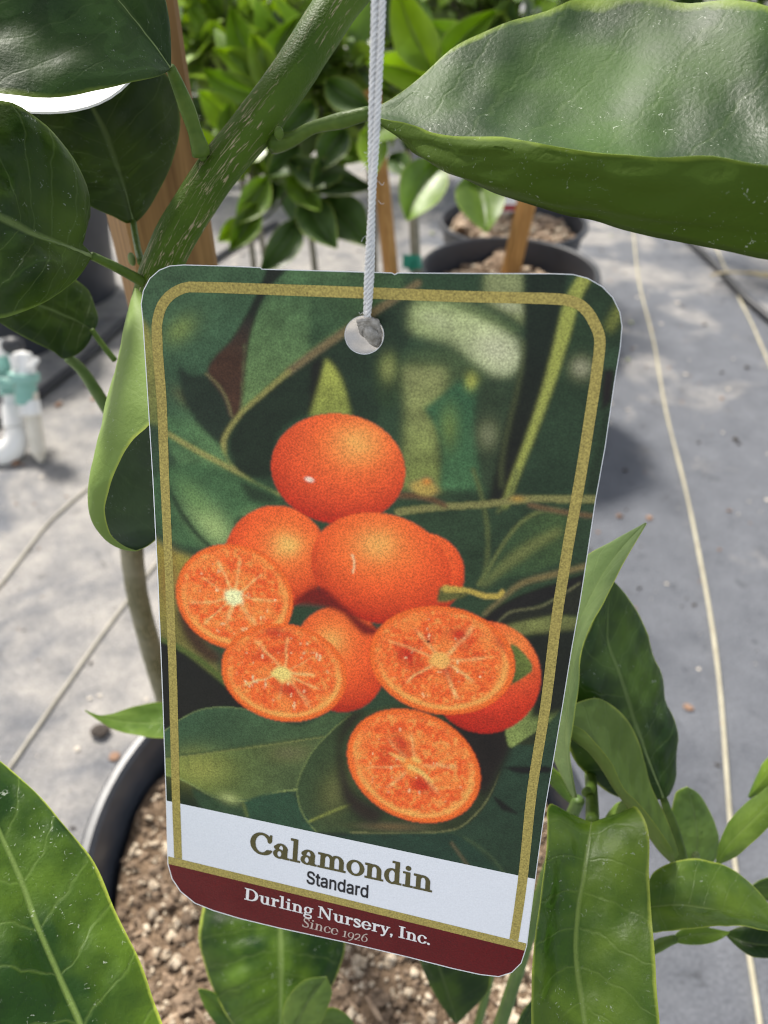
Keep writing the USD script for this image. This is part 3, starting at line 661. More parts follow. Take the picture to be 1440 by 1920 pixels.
# left middle leaf
area(z1([(120, 930), (250, 960), (480, 1120), (560, 1260), (640, 1400), (800, 1560), (500, 1500), (170, 1100)]), (70, 104, 76), 4, (84, 112, 78), ((300, 790), (440, 900)))
line(z1([(170, 1040), (320, 1130), (480, 1215), (560, 1260), (700, 1350), (820, 1400)]), [7, 9, 8, 7], (146, 140, 78), 2.5)
area(z3([(30, 60), (300, -40), (520, 20), (800, 150), (830, 200), (600, 240), (480, 440), (390, 470), (250, 460), (120, 400)]), (58, 90, 64), 5, (70, 104, 74), ((300, 900), (470, 1000)))
glow(398, 985, 26, 58, (146, 164, 116), .8, -.75); glow(366, 935, 18, 46, (96, 128, 84), .7, -.7)
line(z3([(150, 110), (250, 300), (400, 470)]), [4, 7, 5], (26, 42, 32), 3)
area(z3([(560, 60), (780, 150), (830, 210), (640, 200)]), (38, 56, 42), 5)
# yellow leaf and darkness at lower left
area(z3([(40, 400), (180, 490), (300, 540), (230, 640), (190, 760), (210, 860), (300, 960), (430, 1140), (480, 1280), (360, 1200), (230, 1085), (60, 980)]), (150, 134, 56), 5, (112, 108, 56), ((300, 1020), (380, 1240)))
glow(318, 1090, 16, 50, (150, 96, 50), .5); area(z3([(190, 830), (260, 880), (400, 1060), (470, 1130), (430, 1170), (330, 1120), (220, 960)]), (60, 40, 26), 6)
area([(290, 1190), (342, 1222), (430, 1290), (560, 1360), (640, 1345), (640, 1400), (330, 1400), (296, 1400)], (22, 22, 20), 3)
line(z3([(60, 1005), (230, 1080), (340, 1150), (500, 1290)]), [8, 10, 9], (82, 96, 50), 2)
# bottom leaves
area([(300, 1380), (420, 1500), (560, 1520), (700, 1600), (640, 1620), (300, 1560)], (30, 42, 36), 3)
area(z5([(20, 445), (140, 355), (300, 285), (430, 272), (560, 285), (750, 350), (950, 395), (1180, 310), (1290, 320), (1110, 480), (1000, 620), (930, 832), (800, 845), (560, 910), (380, 885), (220, 800), (140, 760), (20, 725)]), (58, 86, 68), 1.4, (66, 88, 62), ((340, 1340), (600, 1400)))
area(z5([(20, 612), (140, 598), (500, 552), (800, 505), (1110, 470), (1000, 620), (930, 825), (800, 840), (560, 900), (380, 875), (220, 795), (140, 755), (20, 720)]), (96, 112, 66), 1.6, (76, 92, 62), ((330, 1430), (540, 1450)), .3, 5)
glow(372, 1440, 55, 34, (146, 146, 74), .75, .1); glow(545, 1412, 40, 18, (112, 106, 70), .6)
for x in (185, 290, 370, 515, 640, 900):
    line(z5([(x, 585 - (x - 185) * .12), (x + 4, 690 - (x - 185) * .1)]), 2.5, (70, 84, 50), 2, .55)
line(z5([(20, 612), (500, 551), (1110, 462)]), [4, 3.5, 3], (62, 80, 54), 1.2); line(z5([(20, 622), (500, 561), (1110, 474)]), 2, (128, 130, 80), 1.2, .7)
line(z5([(20, 445), (140, 355), (300, 285), (430, 272), (560, 285), (750, 350)]), 2, (112, 128, 92), .8, .8)
line(z5([(20, 725), (140, 760), (220, 800), (380, 885), (560, 910), (800, 845), (930, 830)]), 2.5, (128, 140, 92), .8, .9)
area(z5([(210, 810), (400, 890), (540, 920), (700, 990), (500, 1040), (280, 950)]), (50, 72, 56), 3); glow(430, 1497, 20, 10, (150, 158, 110), .8, .3)
area(z5([(570, 915), (860, 850), (930, 900), (1060, 1120), (600, 1030)]), (44, 74, 60), 2)
line(z5([(560, 920), (590, 1010)]), 4, (96, 108, 66), 2)
area(z5([(1290, 320), (1110, 480), (1000, 620), (925, 830), (940, 930), (1020, 1050), (1062, 1118), (1600, 1125), (2100, 1090), (2340, 880), (2560, 540), (2640, 330), (2200, 200), (1700, 240)]), (56, 74, 50), 1.6, (44, 52, 36), ((580, 1450), (900, 1480)), .3, 7)
glow(628, 1485, 28, 42, (104, 104, 60), .7, .2); line(z5([(1010, 1045), (1180, 970), (1340, 910)]), [4, 4, 2], (124, 130, 66), 1.6)
line(z5([(1290, 325), (1110, 480), (1000, 620), (925, 830), (940, 930), (1062, 1118)]), 2.5, (104, 118, 76), .9, .9)
line(z6([(120, 1015), (330, 1020), (600, 1018), (760, 998), (880, 915), (970, 800), (1040, 650), (1100, 540), (1112, 470)]), 3, (112, 112, 72), 1, .9)
glow(735, 1550, 60, 8, (104, 82, 50), .8, .03)
area(z6([(-60, 1040), (300, 1028), (740, 1025), (900, 1120), (1060, 1260), (1250, 1330), (900, 1330), (0, 1110)]), (34, 58, 50), 2)
area(z6([(760, 1010), (890, 925), (980, 800), (1120, 480), (1300, 480), (1420, 400), (1330, 1330), (1060, 1270), (900, 1120)]), (42, 64, 54), 2, (38, 58, 46), ((950, 1430), (970, 1620)))
line(z6([(740, 1080), (790, 1150), (840, 1220)]), 5, (98, 84, 54), 2, .8); line(z6([(820, 1050), (930, 1120), (1060, 1260)]), 3, (76, 92, 66), 2, .7)
area(z6([(1060, 618), (1200, 610), (1360, 622), (1340, 650), (1180, 655)]), (18, 18, 18), 2); area(z6([(985, 785), (1060, 830), (1165, 912), (1050, 880)]), (20, 22, 20), 2)
area(z6([(700, 300), (1080, 320), (1110, 480), (1040, 640), (940, 780), (860, 700), (780, 440)]), (26, 20, 16), 7)
area(z6([(1070, 330), (1200, 262), (1420, 205), (1400, 270), (1210, 430), (1105, 495)]), (118, 132, 80), 1.6, (96, 110, 68), ((950, 1350), (1040, 1330)))
# right side
area([(840, 700), (1120, 720), (1110, 1200), (1000, 1250), (850, 1050), (770, 960)], (46, 66, 50), 8)
area(z2([(240, 240), (430, 250), (640, 330), (800, 480), (830, 580), (730, 680), (560, 610), (430, 500), (200, 400)]), (132, 144, 104), 9, (160, 166, 136), ((780, 560), (950, 680)), .3, 3)
glow(930, 655, 42, 28, (172, 172, 146), .8, .4); glow(820, 600, 40, 16, (158, 164, 132), .7, .3)
area(z2([(640, 60), (840, 60), (850, 400), (760, 320), (620, 240)]), (120, 126, 92), 7); glow(955, 572, 30, 12, (160, 162, 132), .8, .3); line(z2([(420, 260), (620, 330), (800, 420)]), [12, 20, 14], (76, 96, 62), 7, .8)
area(z2([(160, 560), (420, 520), (600, 640), (640, 700), (400, 760), (180, 700)]), (70, 88, 62), 9)
area(z2([(160, 620), (420, 640), (400, 760), (360, 1060), (400, 1320), (130, 1320), (180, 900)]), (128, 132, 88), 9, (112, 122, 70), ((780, 700), (800, 900)))
area(z2([(280, 860), (400, 770), (550, 670), (590, 720), (570, 950), (640, 1320), (370, 1320), (390, 1120)]), (52, 92, 70), 5, (64, 100, 72), ((840, 720), (860, 900)))
glow(884, 715, 12, 16, (160, 160, 76), .8); glow(842, 800, 18, 40, (110, 124, 66), .6)
area(z2([(590, 740), (780, 700), (760, 900), (720, 1320), (600, 1320)]), (52, 68, 52), 8); glow(915, 815, 20, 26, (122, 124, 96), .75)
area(z2([(850, 60), (1110, 60), (1060, 290), (1000, 700), (880, 980), (720, 1400), (640, 1400), (780, 800), (850, 500)]), (28, 40, 32), 5, (24, 26, 22), ((1000, 560), (930, 860)))
line(z2([(840, 480), (820, 700), (760, 960), (720, 1300)]), 8, (84, 92, 62), 4, .7)
area(z2([(1100, 330), (1250, 430), (1230, 700), (1180, 1000), (1130, 1340), (780, 1340), (990, 760), (1060, 450)]), (44, 64, 46), 3, (40, 60, 46), ((1060, 600), (1000, 900)))
area(z2([(1200, 60), (1500, 60), (1460, 460), (1330, 520), (1240, 380), (1150, 300)]), (40, 58, 42), 5); line(z2([(1420, 240), (1330, 400)]), 18, (124, 128, 62), 7, .8)
line(z2([(1210, 90), (1110, 280), (1070, 430), (1000, 680), (890, 1000), (790, 1260), (740, 1400)]), [24, 27, 22, 17, 14, 12], (142, 146, 74), 3.5)
glow(1090, 690, 20, 20, (158, 154, 124), .75); area(z2([(1290, 640), (1360, 640), (1340, 820), (1280, 880)]), (26, 20, 18), 4)
area(z2([(1300, 870), (1330, 860), (1250, 1400), (1180, 1400)]), (36, 52, 38), 4)
for a in ([(740, 0), (800, 200), (825, 430), (790, 640)], [(985, 0), (940, 150), (880, 240)]):
    line(z4(a), [7, 8, 7], (92, 100, 62), 3, .85)
area(z4([(760, 640), (880, 470), (1000, 310), (1200, 230), (1330, 260), (1250, 500), (1000, 600)]), (52, 76, 56), 3, (62, 82, 52), ((900, 1060), (1050, 980))); line(z4([(770, 650), (880, 470), (1010, 300), (1220, 225)]), 6, (108, 114, 70), 2.5, .85)
line(z4([(800, 650), (960, 510), (1220, 350)]), [10, 22, 14], (112, 116, 70), 6, .8)
line(z4([(320, 240), (560, 212), (760, 200), (950, 180), (1100, 165), (1440, 170)]), [14, 12, 12, 12, 14, 13], (128, 124, 72), 2); line(z4([(1060, 200), (1220, 235), (1440, 265)]), 9, (106, 82, 52), 2.5)
glow(970, 935, 14, 6, (170, 134, 62), .9); line(z4([(330, 150), (480, 160), (585, 205)]), [12, 12, 9], (96, 70, 44), 2.5); glow(795, 915, 26, 14, (178, 150, 74), 1.2, .2, 2); glow(800, 903, 9, 7, (206, 130, 56), .9)
area(z4([(780, 850), (900, 760), (1050, 690), (1220, 635), (1390, 580), (1370, 650), (1200, 730), (1050, 790), (880, 870)]), (22, 20, 18), 2.5)
area(z4([(860, 870), (1000, 800), (1200, 740), (1360, 640), (1340, 820), (1200, 830), (920, 900)]), (34, 36, 28), 3); line(z4([(880, 860), (960, 800), (1110, 775), (1200, 730), (1340, 640)]), 4, (100, 98, 66), 1.6)
line(z4([(800, 820), (900, 730), (1020, 640), (1200, 590), (1400, 540)]), [5, 9, 11, 9], (120, 104, 62), 3)
area(z4([(890, 890), (1050, 850), (1200, 825), (1340, 840), (1320, 900), (1050, 935)]), (108, 112, 66), 3); area(z4([(1000, 950), (1320, 900), (1300, 1330), (1060, 1400), (1100, 1150)]), (26, 30, 26), 5)

def fruit(cx, cy, rx, ry, rot, hx, hy, hs=.55, dark=(176, 30, 16), mid=(240, 88, 38), hi=(255, 190, 100), hr=1.0):
    s = affinity.translate(affinity.rotate(affinity.scale(Point(0, 0).buffer(1, 48), rx, ry), rot), cx, cy)
    m, w = mask_of(s, 1.3)
    a = math.radians(rot); c, sn = math.cos(a), math.sin(a)
    X_, Y_ = QX[w], QY[w]
    dx, dy = X_ - cx, Y_ - cy
    u, v = (dx * c + dy * sn) / rx, (-dx * sn + dy * c) / ry
    r2 = np.clip(u * u + v * v, 0, 1)
    low = np.clip((dy / ry) * .50 + r2 * .60 - .12 - (dx / rx) * .10, 0, 1)[..., None]
    col = np.array(lin(*mid)) * (1 - low) + np.array(lin(*dark)) * low
    warm = np.exp(-((X_ - hx) ** 2 / (rx * .62) ** 2 + (Y_ - hy) ** 2 / (ry * .62) ** 2))[..., None]
    col = col * (1 - .75 * warm) + np.array(lin(250, 136, 60)) * .75 * warm
    h = (hs * np.exp(-((X_ - hx) ** 2 / (24 * hr) ** 2 + (Y_ - hy) ** 2 / (20 * hr) ** 2)))[..., None]
    col = col * (1 - h) + np.array(lin(*hi)) * h
    col = col * (1 + .22 * (field(int(cx), 14, 14, 3, w) - .5) + .25 * (field(int(cx) + 7, 46, 30, 2, w) - .5))[..., None]
    put(m, col, w)
def cut(cx, cy, rx, ry, rot, seed, core=(252, 236, 176), k0=.3, nseg=8, seeds=()):
    s = affinity.translate(affinity.rotate(affinity.scale(Point(0, 0).buffer(1, 48), rx, ry), rot), cx, cy)
    m, w = mask_of(s, 1.1)
    X_, Y_ = QX[w], QY[w]
    fld = lambda sd, a, b, o=3: field(sd, a, b, o, w)
    a = math.radians(rot); c, sn = math.cos(a), math.sin(a)
    dx, dy = X_ - cx, Y_ - cy
    u, v = (dx * c + dy * sn) / rx, (-dx * sn + dy * c) / ry
    r = np.sqrt(u * u + v * v); th = np.arctan2(v, u)
    rg = np.random.default_rng(seed)
    def sm(x, e0, e1):
        t = np.clip((x - e0) / (e1 - e0), 0, 1); return (t * t * (3 - 2 * t))
    mixc = lambda A, B, k: A * (1 - k[..., None]) + np.array(lin(*B)) * k[..., None]
    flesh = np.ones(X_.shape + (3,)) * np.array(lin(246, 112, 48))
    ves = fld(seed + 5, 7, 7)
    flesh = mixc(flesh, (214, 62, 26), sm(ves, .5, .34) * .45); flesh = mixc(flesh, (253, 166, 84), sm(ves, .55, .70) * .6)
    blot = fld(seed + 6, 38, 30, 2)
    flesh = mixc(flesh, (198, 46, 24), np.exp(-((r - .45) / .2) ** 2) * sm(blot, .56, .74) * .45)
    flesh = mixc(flesh, (252, 150, 70), sm(blot, .48, .34) * .45)
    # membranes: uneven spokes, some short, some faint
    wobble = .30 * (fld(seed + 2, 40, 40) - .5)
    at = k0 + rg.uniform(0, 6.28)
    for _ in range(nseg):
        at += 2 * math.pi / nseg * rg.uniform(.6, 1.4)
        dth = np.abs(np.angle(np.exp(1j * (th + wobble - at)))) * r
        reach, strength, wd = rg.uniform(.55, .88), rg.uniform(.55, 1.0), rg.uniform(.022, .050)
        k = np.exp(-(dth / (wd * (.5 + r * .5 + .5 * np.exp(-r * 6)))) ** 2) * sm(r, reach, reach - .18) * strength * (.6 + .4 * sm(ves, .35, .6))
        flesh = mixc(flesh, (254, 200, 122), k * .9)
    for sx, sy, sa in seeds:
        flesh = mixc(flesh, (192, 32, 22), np.clip(.8 * np.exp(-(((X_ - sx) * math.cos(sa) + (Y_ - sy) * math.sin(sa)) / 26) ** 2 - ((-(X_ - sx) * math.sin(sa) + (Y_ - sy) * math.cos(sa)) / 13) ** 2), 0, .9))
    fl = np.exp(-((fld(seed + 11, 6, 9, 2) - .78) / .04) ** 2); flesh = mixc(flesh, (255, 226, 170), np.clip(fl, 0, 1) * .7 * sm(r, .8, .7))
    flesh = mixc(flesh, (254, 180, 90), np.exp(-((r - .865 - .03 * (fld(seed + 3, 30, 30) - .5)) / .05) ** 2) * (.12 + .6 * sm(v + .5 * u + 1.2 * (fld(seed + 13, 40, 40, 2) - .5), -.5, .7)))
    flesh = mixc(flesh, (240, 110, 42), sm(r, .90, .945)); flesh = mixc(flesh, (216, 72, 26), sm(r, .97, 1.0) * .6)
    cr = np.sqrt((u + .02) ** 2 + (v - .02) ** 2) * (1 + 1.3 * (fld(seed + 4, 16, 16) - .5))
    flesh = mixc(flesh, core, sm(cr, .21, .10))
    put(m, flesh, w)
fruit(795, 1076, 76, 76, 0, 780, 1040, .1)
fruit(910, 1270, 104, 105, 10, 960, 1210, .15, mid=(222, 62, 34))
area([(958, 1206), (972, 1214), (999, 1254), (985, 1268), (948, 1290)], (98, 110, 56), 1.4, (74, 84, 44), ((990, 1230), (950, 1280)))
fruit(637, 1236, 86, 100, -15, 622, 1200, .55)
fruit(517, 1045, 96, 97, 20, 537, 1022, .85, hr=1.1)
fruit(634, 879, 126, 103, 8, 668, 832, .55, hr=1.7, mid=(230, 84, 40))
fruit(715, 1066, 134, 102, 17, 706, 1022, .6, hr=1.5)
glow(580, 899, 9, 5, (255, 226, 200), .9, .3, 2); line([(660, 1040), (664, 1056), (661, 1074)], 4, (252, 206, 150), 1.2, .8)
line([(700, 1106), (700, 1106.1)], 1, (226, 72, 36), 1)
area([(820, 1130), (828, 1100), (842, 1104), (880, 1112), (862, 1122)], (92, 92, 48), 2); line(z4([(585, 672), (700, 680), (830, 715), (885, 712), (905, 690)]), [13, 9, 9, 11, 9], (186, 160, 72), 1.6)
area([(548, 1132), (600, 1100), (640, 1132), (690, 1170), (720, 1185), (690, 1192), (640, 1150), (600, 1136)], (110, 22, 16), 4)
cut(440, 1119, 112, 97, 22, 21, nseg=9, core=(255, 240, 176))
cut(533, 1261, 119, 91, 12, 33, core=(252, 214, 120), nseg=8, seeds=((540, 1294, .4), (515, 1184, .1)))
cut(829, 1238, 138, 101, 10, 47, core=(250, 178, 92), nseg=7, seeds=((762, 1228, .5), (835, 1252, 1.2), (860, 1190, .3), (940, 1200, 1.3)))
_m, _w = mask_of(Point(803, 1203).buffer(3), 1); put(_m, (40, 14, 10), _w)
area([(655, 1340), (690, 1330), (640, 1400), (660, 1480), (720, 1530), (700, 1545), (640, 1490), (632, 1400)], (34, 26, 18), 6)
cut(776, 1436, 131, 100, 27, 58, core=(246, 140, 62), nseg=6, seeds=((752, 1394, .9), (790, 1470, .9), (765, 1428, .1)))
line([(730, 1412), (757, 1425)], [4, 8], (250, 180, 96), 1.6); line([(768, 1438), (795, 1452), (812, 1468)], [9, 8, 3], (250, 190, 100), 1.6); line([(776, 1422), (786, 1428)], 8, (252, 188, 96), 2)
green = np.clip((INK[..., 1] - INK[..., 0]) / (INK[..., 1] + 1e-4) * 4 + .3, 0, 1)[..., None]
INK = INK * (1 - green) + green * (INK * np.array([1.02, 1.0, .74]) * (.72 + 2.2 * INK[..., 1:2]))
INK = np.clip(INK, .004, .9)

step = 1.9
pts, tri = fill(R_photo, step)
v = T3(pts[:, 0], pts[:, 1], .00012)
fx, fy = np.clip((pts[:, 0] - gx0) / st_ - .5, 0, W_ - 1.001), np.clip((pts[:, 1] - gy0) / st_ - .5, 0, H_ - 1.001)
ix, iy = fx.astype(int), fy.astype(int); ax, ay = (fx - ix)[:, None], (fy - iy)[:, None]
ink = INK[iy, ix] * (1 - ax) * (1 - ay) + INK[iy, ix + 1] * ax * (1 - ay) + INK[iy + 1, ix] * (1 - ax) * ay + INK[iy + 1, ix + 1] * ax * ay
if np.cross(v[tri[0, 1]] - v[tri[0, 0]], v[tri[0, 2]] - v[tri[0, 0]]).dot(TN) < 0: tri = tri[:, ::-1]
pm = usdkit.mesh(stage, path_of("fruit_picture", the_tag), trimesh.Trimesh(v, tri, process=False), MP_photo)
UsdGeom.PrimvarsAPI(pm).CreatePrimvar("ink", Sdf.ValueTypeNames.Color3fArray, "vertex").Set(Vt.Vec3fArray.FromNumpy(ink.astype(np.float32)))
def flat(name, poly, off, mat, stp=14, parent=the_tag, label=None):
    p, vv, ff = tag_sheet(poly, off, stp)
    obj(name, trimesh.Trimesh(vv, ff, process=False), mat, parent, label=label)
flat("border_line", border, .00016, MP_gold, 8)
flat("name_panel", R_panel, .00012, MP_white)
flat("band_line", R_gold, .00016, MP_gold, 8)
flat("base_band", R_red, .00012, MP_red)

# ---- lettering: a bracketed serif drawn glyph by glyph (capital height 1, baseline 0)
def ell(cx, cy, rx, ry): return affinity.translate(affinity.scale(Point(0, 0).buffer(1, 24), rx, ry), cx, cy)
def ring(cx, cy, rx, ry, wx, wy): return ell(cx, cy, rx, ry).difference(ell(cx, cy, rx - wx, ry - wy))
def half(g, y, up=True): return g.intersection(box(-5, y, 5, 5) if up else box(-5, -5, 5, y))
def stroke(pts, w): return LineString(curve(np.array(pts, float), 24)).buffer(w, cap_style=2)
def U(*g): return unary_union(g)
S_, s_ = .15, .06
GL = {
 "C": (U(ring(.44, .5, .44, .51, .17, .08).difference(box(.52, .24, 1, .74)), box(.76, .68, .82, .98), ell(.74, .70, .07, .10), stroke([(.55, .03), (.70, .09), (.82, .25)], .035)), .92),
 "a": (U(box(.38, .06, .38 + S_, .46), half(ring(.29, .43, .25, .26, S_, s_), .43), ell(.10, .49, .08, .08), ring(.23, .20, .23, .21, .13, .055), box(.38, 0, .62, .06), ell(.46, .06, .09, .06)), .67),
 "l": (U(box(.11, 0, .11 + S_, 1.06), box(0, 0, .38, .06), box(.0, .98, .2, 1.06)), .42),
 "o": (ring(.34, .34, .34, .36, .15, .06), .72),
 "i": (U(box(.11, 0, .11 + S_, .68), box(0, 0, .38, .06), box(0, .62, .2, .68), ell(.185, .88, .095, .095)), .42),
 "d": (U(ring(.30, .34, .30, .36, .15, .06).difference(box(.47, -1, 2, 2)), box(.42, 0, .42 + S_, 1.06), box(.30, .99, .5, 1.06), box(.5, 0, .67, .06)), .74),
 "D": (U(box(.11, 0, .28, 1), box(0, .93, .45, 1), box(0, 0, .45, .07), ring(.40, .5, .50, .5, .18, .07).intersection(box(.40, -1, 2, 2))), .98),
 "c": (U(ring(.31, .34, .31, .36, .15, .06).difference(box(.36, .20, 1, .50)), ell(.50, .52, .085, .085), stroke([(.36, .03), (.48, .07), (.57, .18)], .03)), .60),
 "e": (U(ring(.32, .34, .32, .36, .15, .06).difference(box(.34, .20, 1, .335)), box(.10, .335, .56, .39), stroke([(.38, .03), (.50, .07), (.60, .18)], .03)), .68),
 "I": (U(box(.12, 0, .29, 1), box(0, 0, .41, .065), box(0, .935, .41, 1)), .48),
 "N": (U(box(.12, 0, .19, 1), box(.74, 0, .81, 1), Polygon([(.05, 1), (.26, 1), (.81, .10), (.81, 0), (.72, 0)]), box(0, .94, .22, 1), box(0, 0, .31, .06), box(.62, .94, .94, 1)), 1.0),
 "s": (U(stroke([(.44, .54), (.34, .65), (.20, .66), (.09, .56), (.12, .44), (.27, .36), (.42, .28), (.45, .15), (.36, .05), (.22, .02), (.06, .12)], .055), box(.41, .48, .46, .67), box(.04, .02, .09, .20), stroke([(.13, .46), (.27, .37), (.42, .27)], .075)), .56),
 "S": (U(stroke([(.54, .78), (.42, .95), (.26, .96), (.11, .83), (.15, .64), (.33, .52), (.51, .40), (.55, .20), (.44, .06), (.28, .03), (.07, .20)], .055), box(.52, .70, .57, .97), box(.05, .03, .10, .28), stroke([(.16, .64), (.33, .52), (.51, .39)], .08)), .66),
 "y": (U(Polygon([(.04, .66), (.20, .66), (.38, .13), (.34, -.02), (.28, 0)]), Polygon([(.50, .66), (.57, .66), (.31, -.10), (.22, -.20), (.18, -.18)]), box(-.02, .62, .27, .68), box(.40, .62, .65, .68), ell(.13, -.17, .08, .075)), .64),
 ",": (U(ell(.12, .07, .085, .085), Polygon([(.20, .08), (.12, -.17), (.06, -.15), (.10, .03)])), .30),
 ".": (ell(.13, .07, .09, .09), .30), " ": (None, .30),
 "1": (U(box(.16, 0, .29, .68), box(.02, 0, .42, .055), Polygon([(.02, .56), (.16, .68), (.22, .68), (.18, .56)])), .46),
 "9": (U(ring(.27, .38, .27, .30, .12, .055), stroke([(.50, .40), (.46, .08), (.34, -.12), (.14, -.24)], .05)), .58),
 "6": (U(ring(.29, .30, .28, .30, .12, .055), stroke([(.08, .30), (.12, .60), (.26, .80), (.46, .90)], .05)), .60),
 "2": (U(stroke([(.05, .48), (.12, .63), (.26, .67), (.40, .60), (.42, .46), (.30, .25), (.06, .05)], .055), box(.04, 0, .50, .10)), .56),
}
def arch(x): return half(ring(x, .42, .265, .27, S_, .07), .42).intersection(box(x - .14, 0, 5, 5))
def nstem(x, flag=True): return U(box(x, 0, x + S_, .64 if flag else .45), box(x - .10, 0, x + S_ + .09, .06), *( [box(x - .10, .62, x + .09, .69), box(x, .55, x + S_, .69)] if flag else []))
GL["n"] = (U(nstem(.11), arch(.37), nstem(.485, False)), .78)
GL["m"] = (U(nstem(.11), arch(.37), nstem(.485, False), arch(.745), nstem(.86, False)), 1.15)
GL["r"] = (U(nstem(.11), half(ring(.42, .44, .20, .24, .10, .09), .5).intersection(box(.2, 0, .50, 2)), ell(.45, .58, .09, .085)), .56)
GL["u"] = (U(box(.11, .24, .11 + S_, .68), box(.0, .62, .2, .68), box(.485, .03, .485 + S_, .68), box(.37, .62, .5, .68), box(.5, 0, .74, .06), half(ring(.37, .25, .26, .26, S_, .07), .25, False)), .78)
GL["g"] = (U(ring(.29, .42, .26, .27, .13, .055), stroke([(.16, .20), (.08, .10), (.16, .03), (.38, .02), (.52, -.06), (.50, -.20), (.30, -.27), (.10, -.22), (.05, -.12), (.14, -.02)], .04), box(.46, .59, .62, .66)), .66)
def letters(text, base, end, cap, mat, weight=0.0, upv=(.06, -1.0), squeeze=None):
    x, shapes = 0.0, []
    for ch in text:
        g, adv = GL[ch]
        if g is not None: shapes.append((affinity.translate(g.buffer(weight), x, 0), ch))
        x += adv
    x = max(s.bounds[2] for s, _ in shapes)
    ex = ((end[0] - base[0]) / x, (end[1] - base[1]) / x)
    out = [affinity.affine_transform(s, [ex[0], upv[0] * cap, ex[1], upv[1] * cap, base[0], base[1]]) for s, _ in shapes]
    return unary_union(out).simplify(.15)
def lettering(poly, mat, label, off=.00020):
    poly = poly.buffer(0)
    flat("lettering", poly, off, mat, 5, the_tag, label)
lettering(letters("Calamondin", (469, 1597), (810, 1673), 39, None, .020), MP_olive, "olive serif word naming the fruit on the white panel")
lettering(letters("Durling Nursery, Inc.", (458, 1686), (806, 1772), 21.5, None, .010), MP_letter, "white serif line of the grower's name on the maroon band")
lettering(letters("Since 1926", (565, 1737), (688, 1767.5), 17, None, -.008, upv=(.22, -1.0)), MP_letter2, "small slanted line under the grower's name on the maroon band")
tm = meshkit.text_mesh("Standard", 1.0, bold=True)
tv = np.array(tm.vertices); top = tv[:, 2] > tv[:, 2].max() - 1e-6
xr = tv[:, 0].max()
sel = top[tm.faces].all(1)
px_ = 573 + tv[:, 0] / xr * (690 - 573) + tv[:, 1] * .05 * 23; py_ = 1655.5 + tv[:, 0] / xr * (1683.5 - 1655.5) - tv[:, 1] * 23
sv = T3(px_, py_, .00020)
sf = tm.faces[sel]
if len(sf) and np.cross(sv[sf[0, 1]] - sv[sf[0, 0]], sv[sf[0, 2]] - sv[sf[0, 0]]).dot(TN) < 0: sf = sf[:, ::-1]
_m = trimesh.Trimesh(sv, sf, process=False); _m.remove_unreferenced_vertices()
obj("lettering", _m, MP_black, the_tag, label="small black word under the fruit's name")

# ---------------------------------------------------------------- the string
M_string = M_simple("cotton_string", (0.66, 0.66, 0.66), .85, (0.80, 0.80, 0.79), 900, .4, 3000, spec=.2)
M_knot = M_simple("grey_knot", (0.16, 0.145, 0.12), .8, (0.46, 0.44, 0.41), 600, .5, 2500, spec=.2)
the_string = thing("tag_string", "doubled white twisted cotton string holding the plant tag", "string")
ctr = curve(np.vstack([T3([711, 708, 704.5, 701.5, 698.5, 695.5, 692.5, 690], [-60, 60, 150, 240, 330, 430, 510, 562], np.array([.012, .010, .0085, .007, .0055, .004, .0026, .0018])), T3([688.5], [592], .0012), T3([689], [606], -.0012)]), 420)
sl = np.linspace(0, 1, 420)
tt = np.gradient(ctr, axis=0); tt /= np.linalg.norm(tt, axis=1, keepdims=True)
sa = np.cross(tt, FWD); sa /= np.linalg.norm(sa, axis=1, keepdims=True); sb = np.cross(tt, sa)
twist = np.cumsum(np.interp(sl, [0, .3, .5, 1], [.001, .002, .012, .03]))
for k in range(2):
    sep = np.interp(sl, [0, .2, .5, .75, 1], [.00066, .00062, .00046, .00036, .00032])
    ph = twist * .9 + k * math.pi + .2
    mid = ctr + sep[:, None] * (np.cos(ph)[:, None] * sa + np.sin(ph)[:, None] * sb)
    ply = []
    for j in range(3):
        a = sl * 2 * math.pi * 21 + j * 2 * math.pi / 3
        ply.append(tube(mid + .00037 * (np.cos(a)[:, None] * sa + np.sin(a)[:, None] * sb), .00031, 7))
    obj("strand", cat(ply), M_string, the_string, smooth=True)
kp = []
for j in range(4):
    a = np.linspace(0, 2 * math.pi, 26)
    c = T3(690 + j * 1.5, 603 + j * 6, .0016 - .0004 * j)
    e1 = np.array(RIGHT); e2 = np.cross(TN, e1); e2 /= np.linalg.norm(e2)
    r1, r2 = .0019, .0012
    kp.append(tube(c + r1 * np.cos(a)[:, None] * e1 + r2 * np.sin(a)[:, None] * (e2 * (.35 + .2 * j) + TN * .75), .00045, 7))
kp.append(tube(curve(np.array([T3(688, 606, .001), T3(694, 622, .0003), T3(702, 634, -.001), T3(707, 645, -.0028)]), 20), [.0010, .0017, .0016, .0009], 8))
obj("knot", cat(kp), M_knot, the_string, smooth=True)
fz = []
rg = np.random.default_rng(8)
for k in range(12):
    i = rg.integers(20, 400); d = rg.standard_normal(3); d -= tt[i] * d.dot(tt[i]); d /= np.linalg.norm(d)
    p0 = ctr[i] + d * .0012; fz.append(tube(curve(np.array([p0, p0 + d * .0009 + tt[i] * .0006, p0 + d * .0011 + tt[i] * rg.uniform(0, .0012)]), 6), .00004, 4))
obj("loose_fibre", cat(fz), M_string, the_string, kind="stuff")

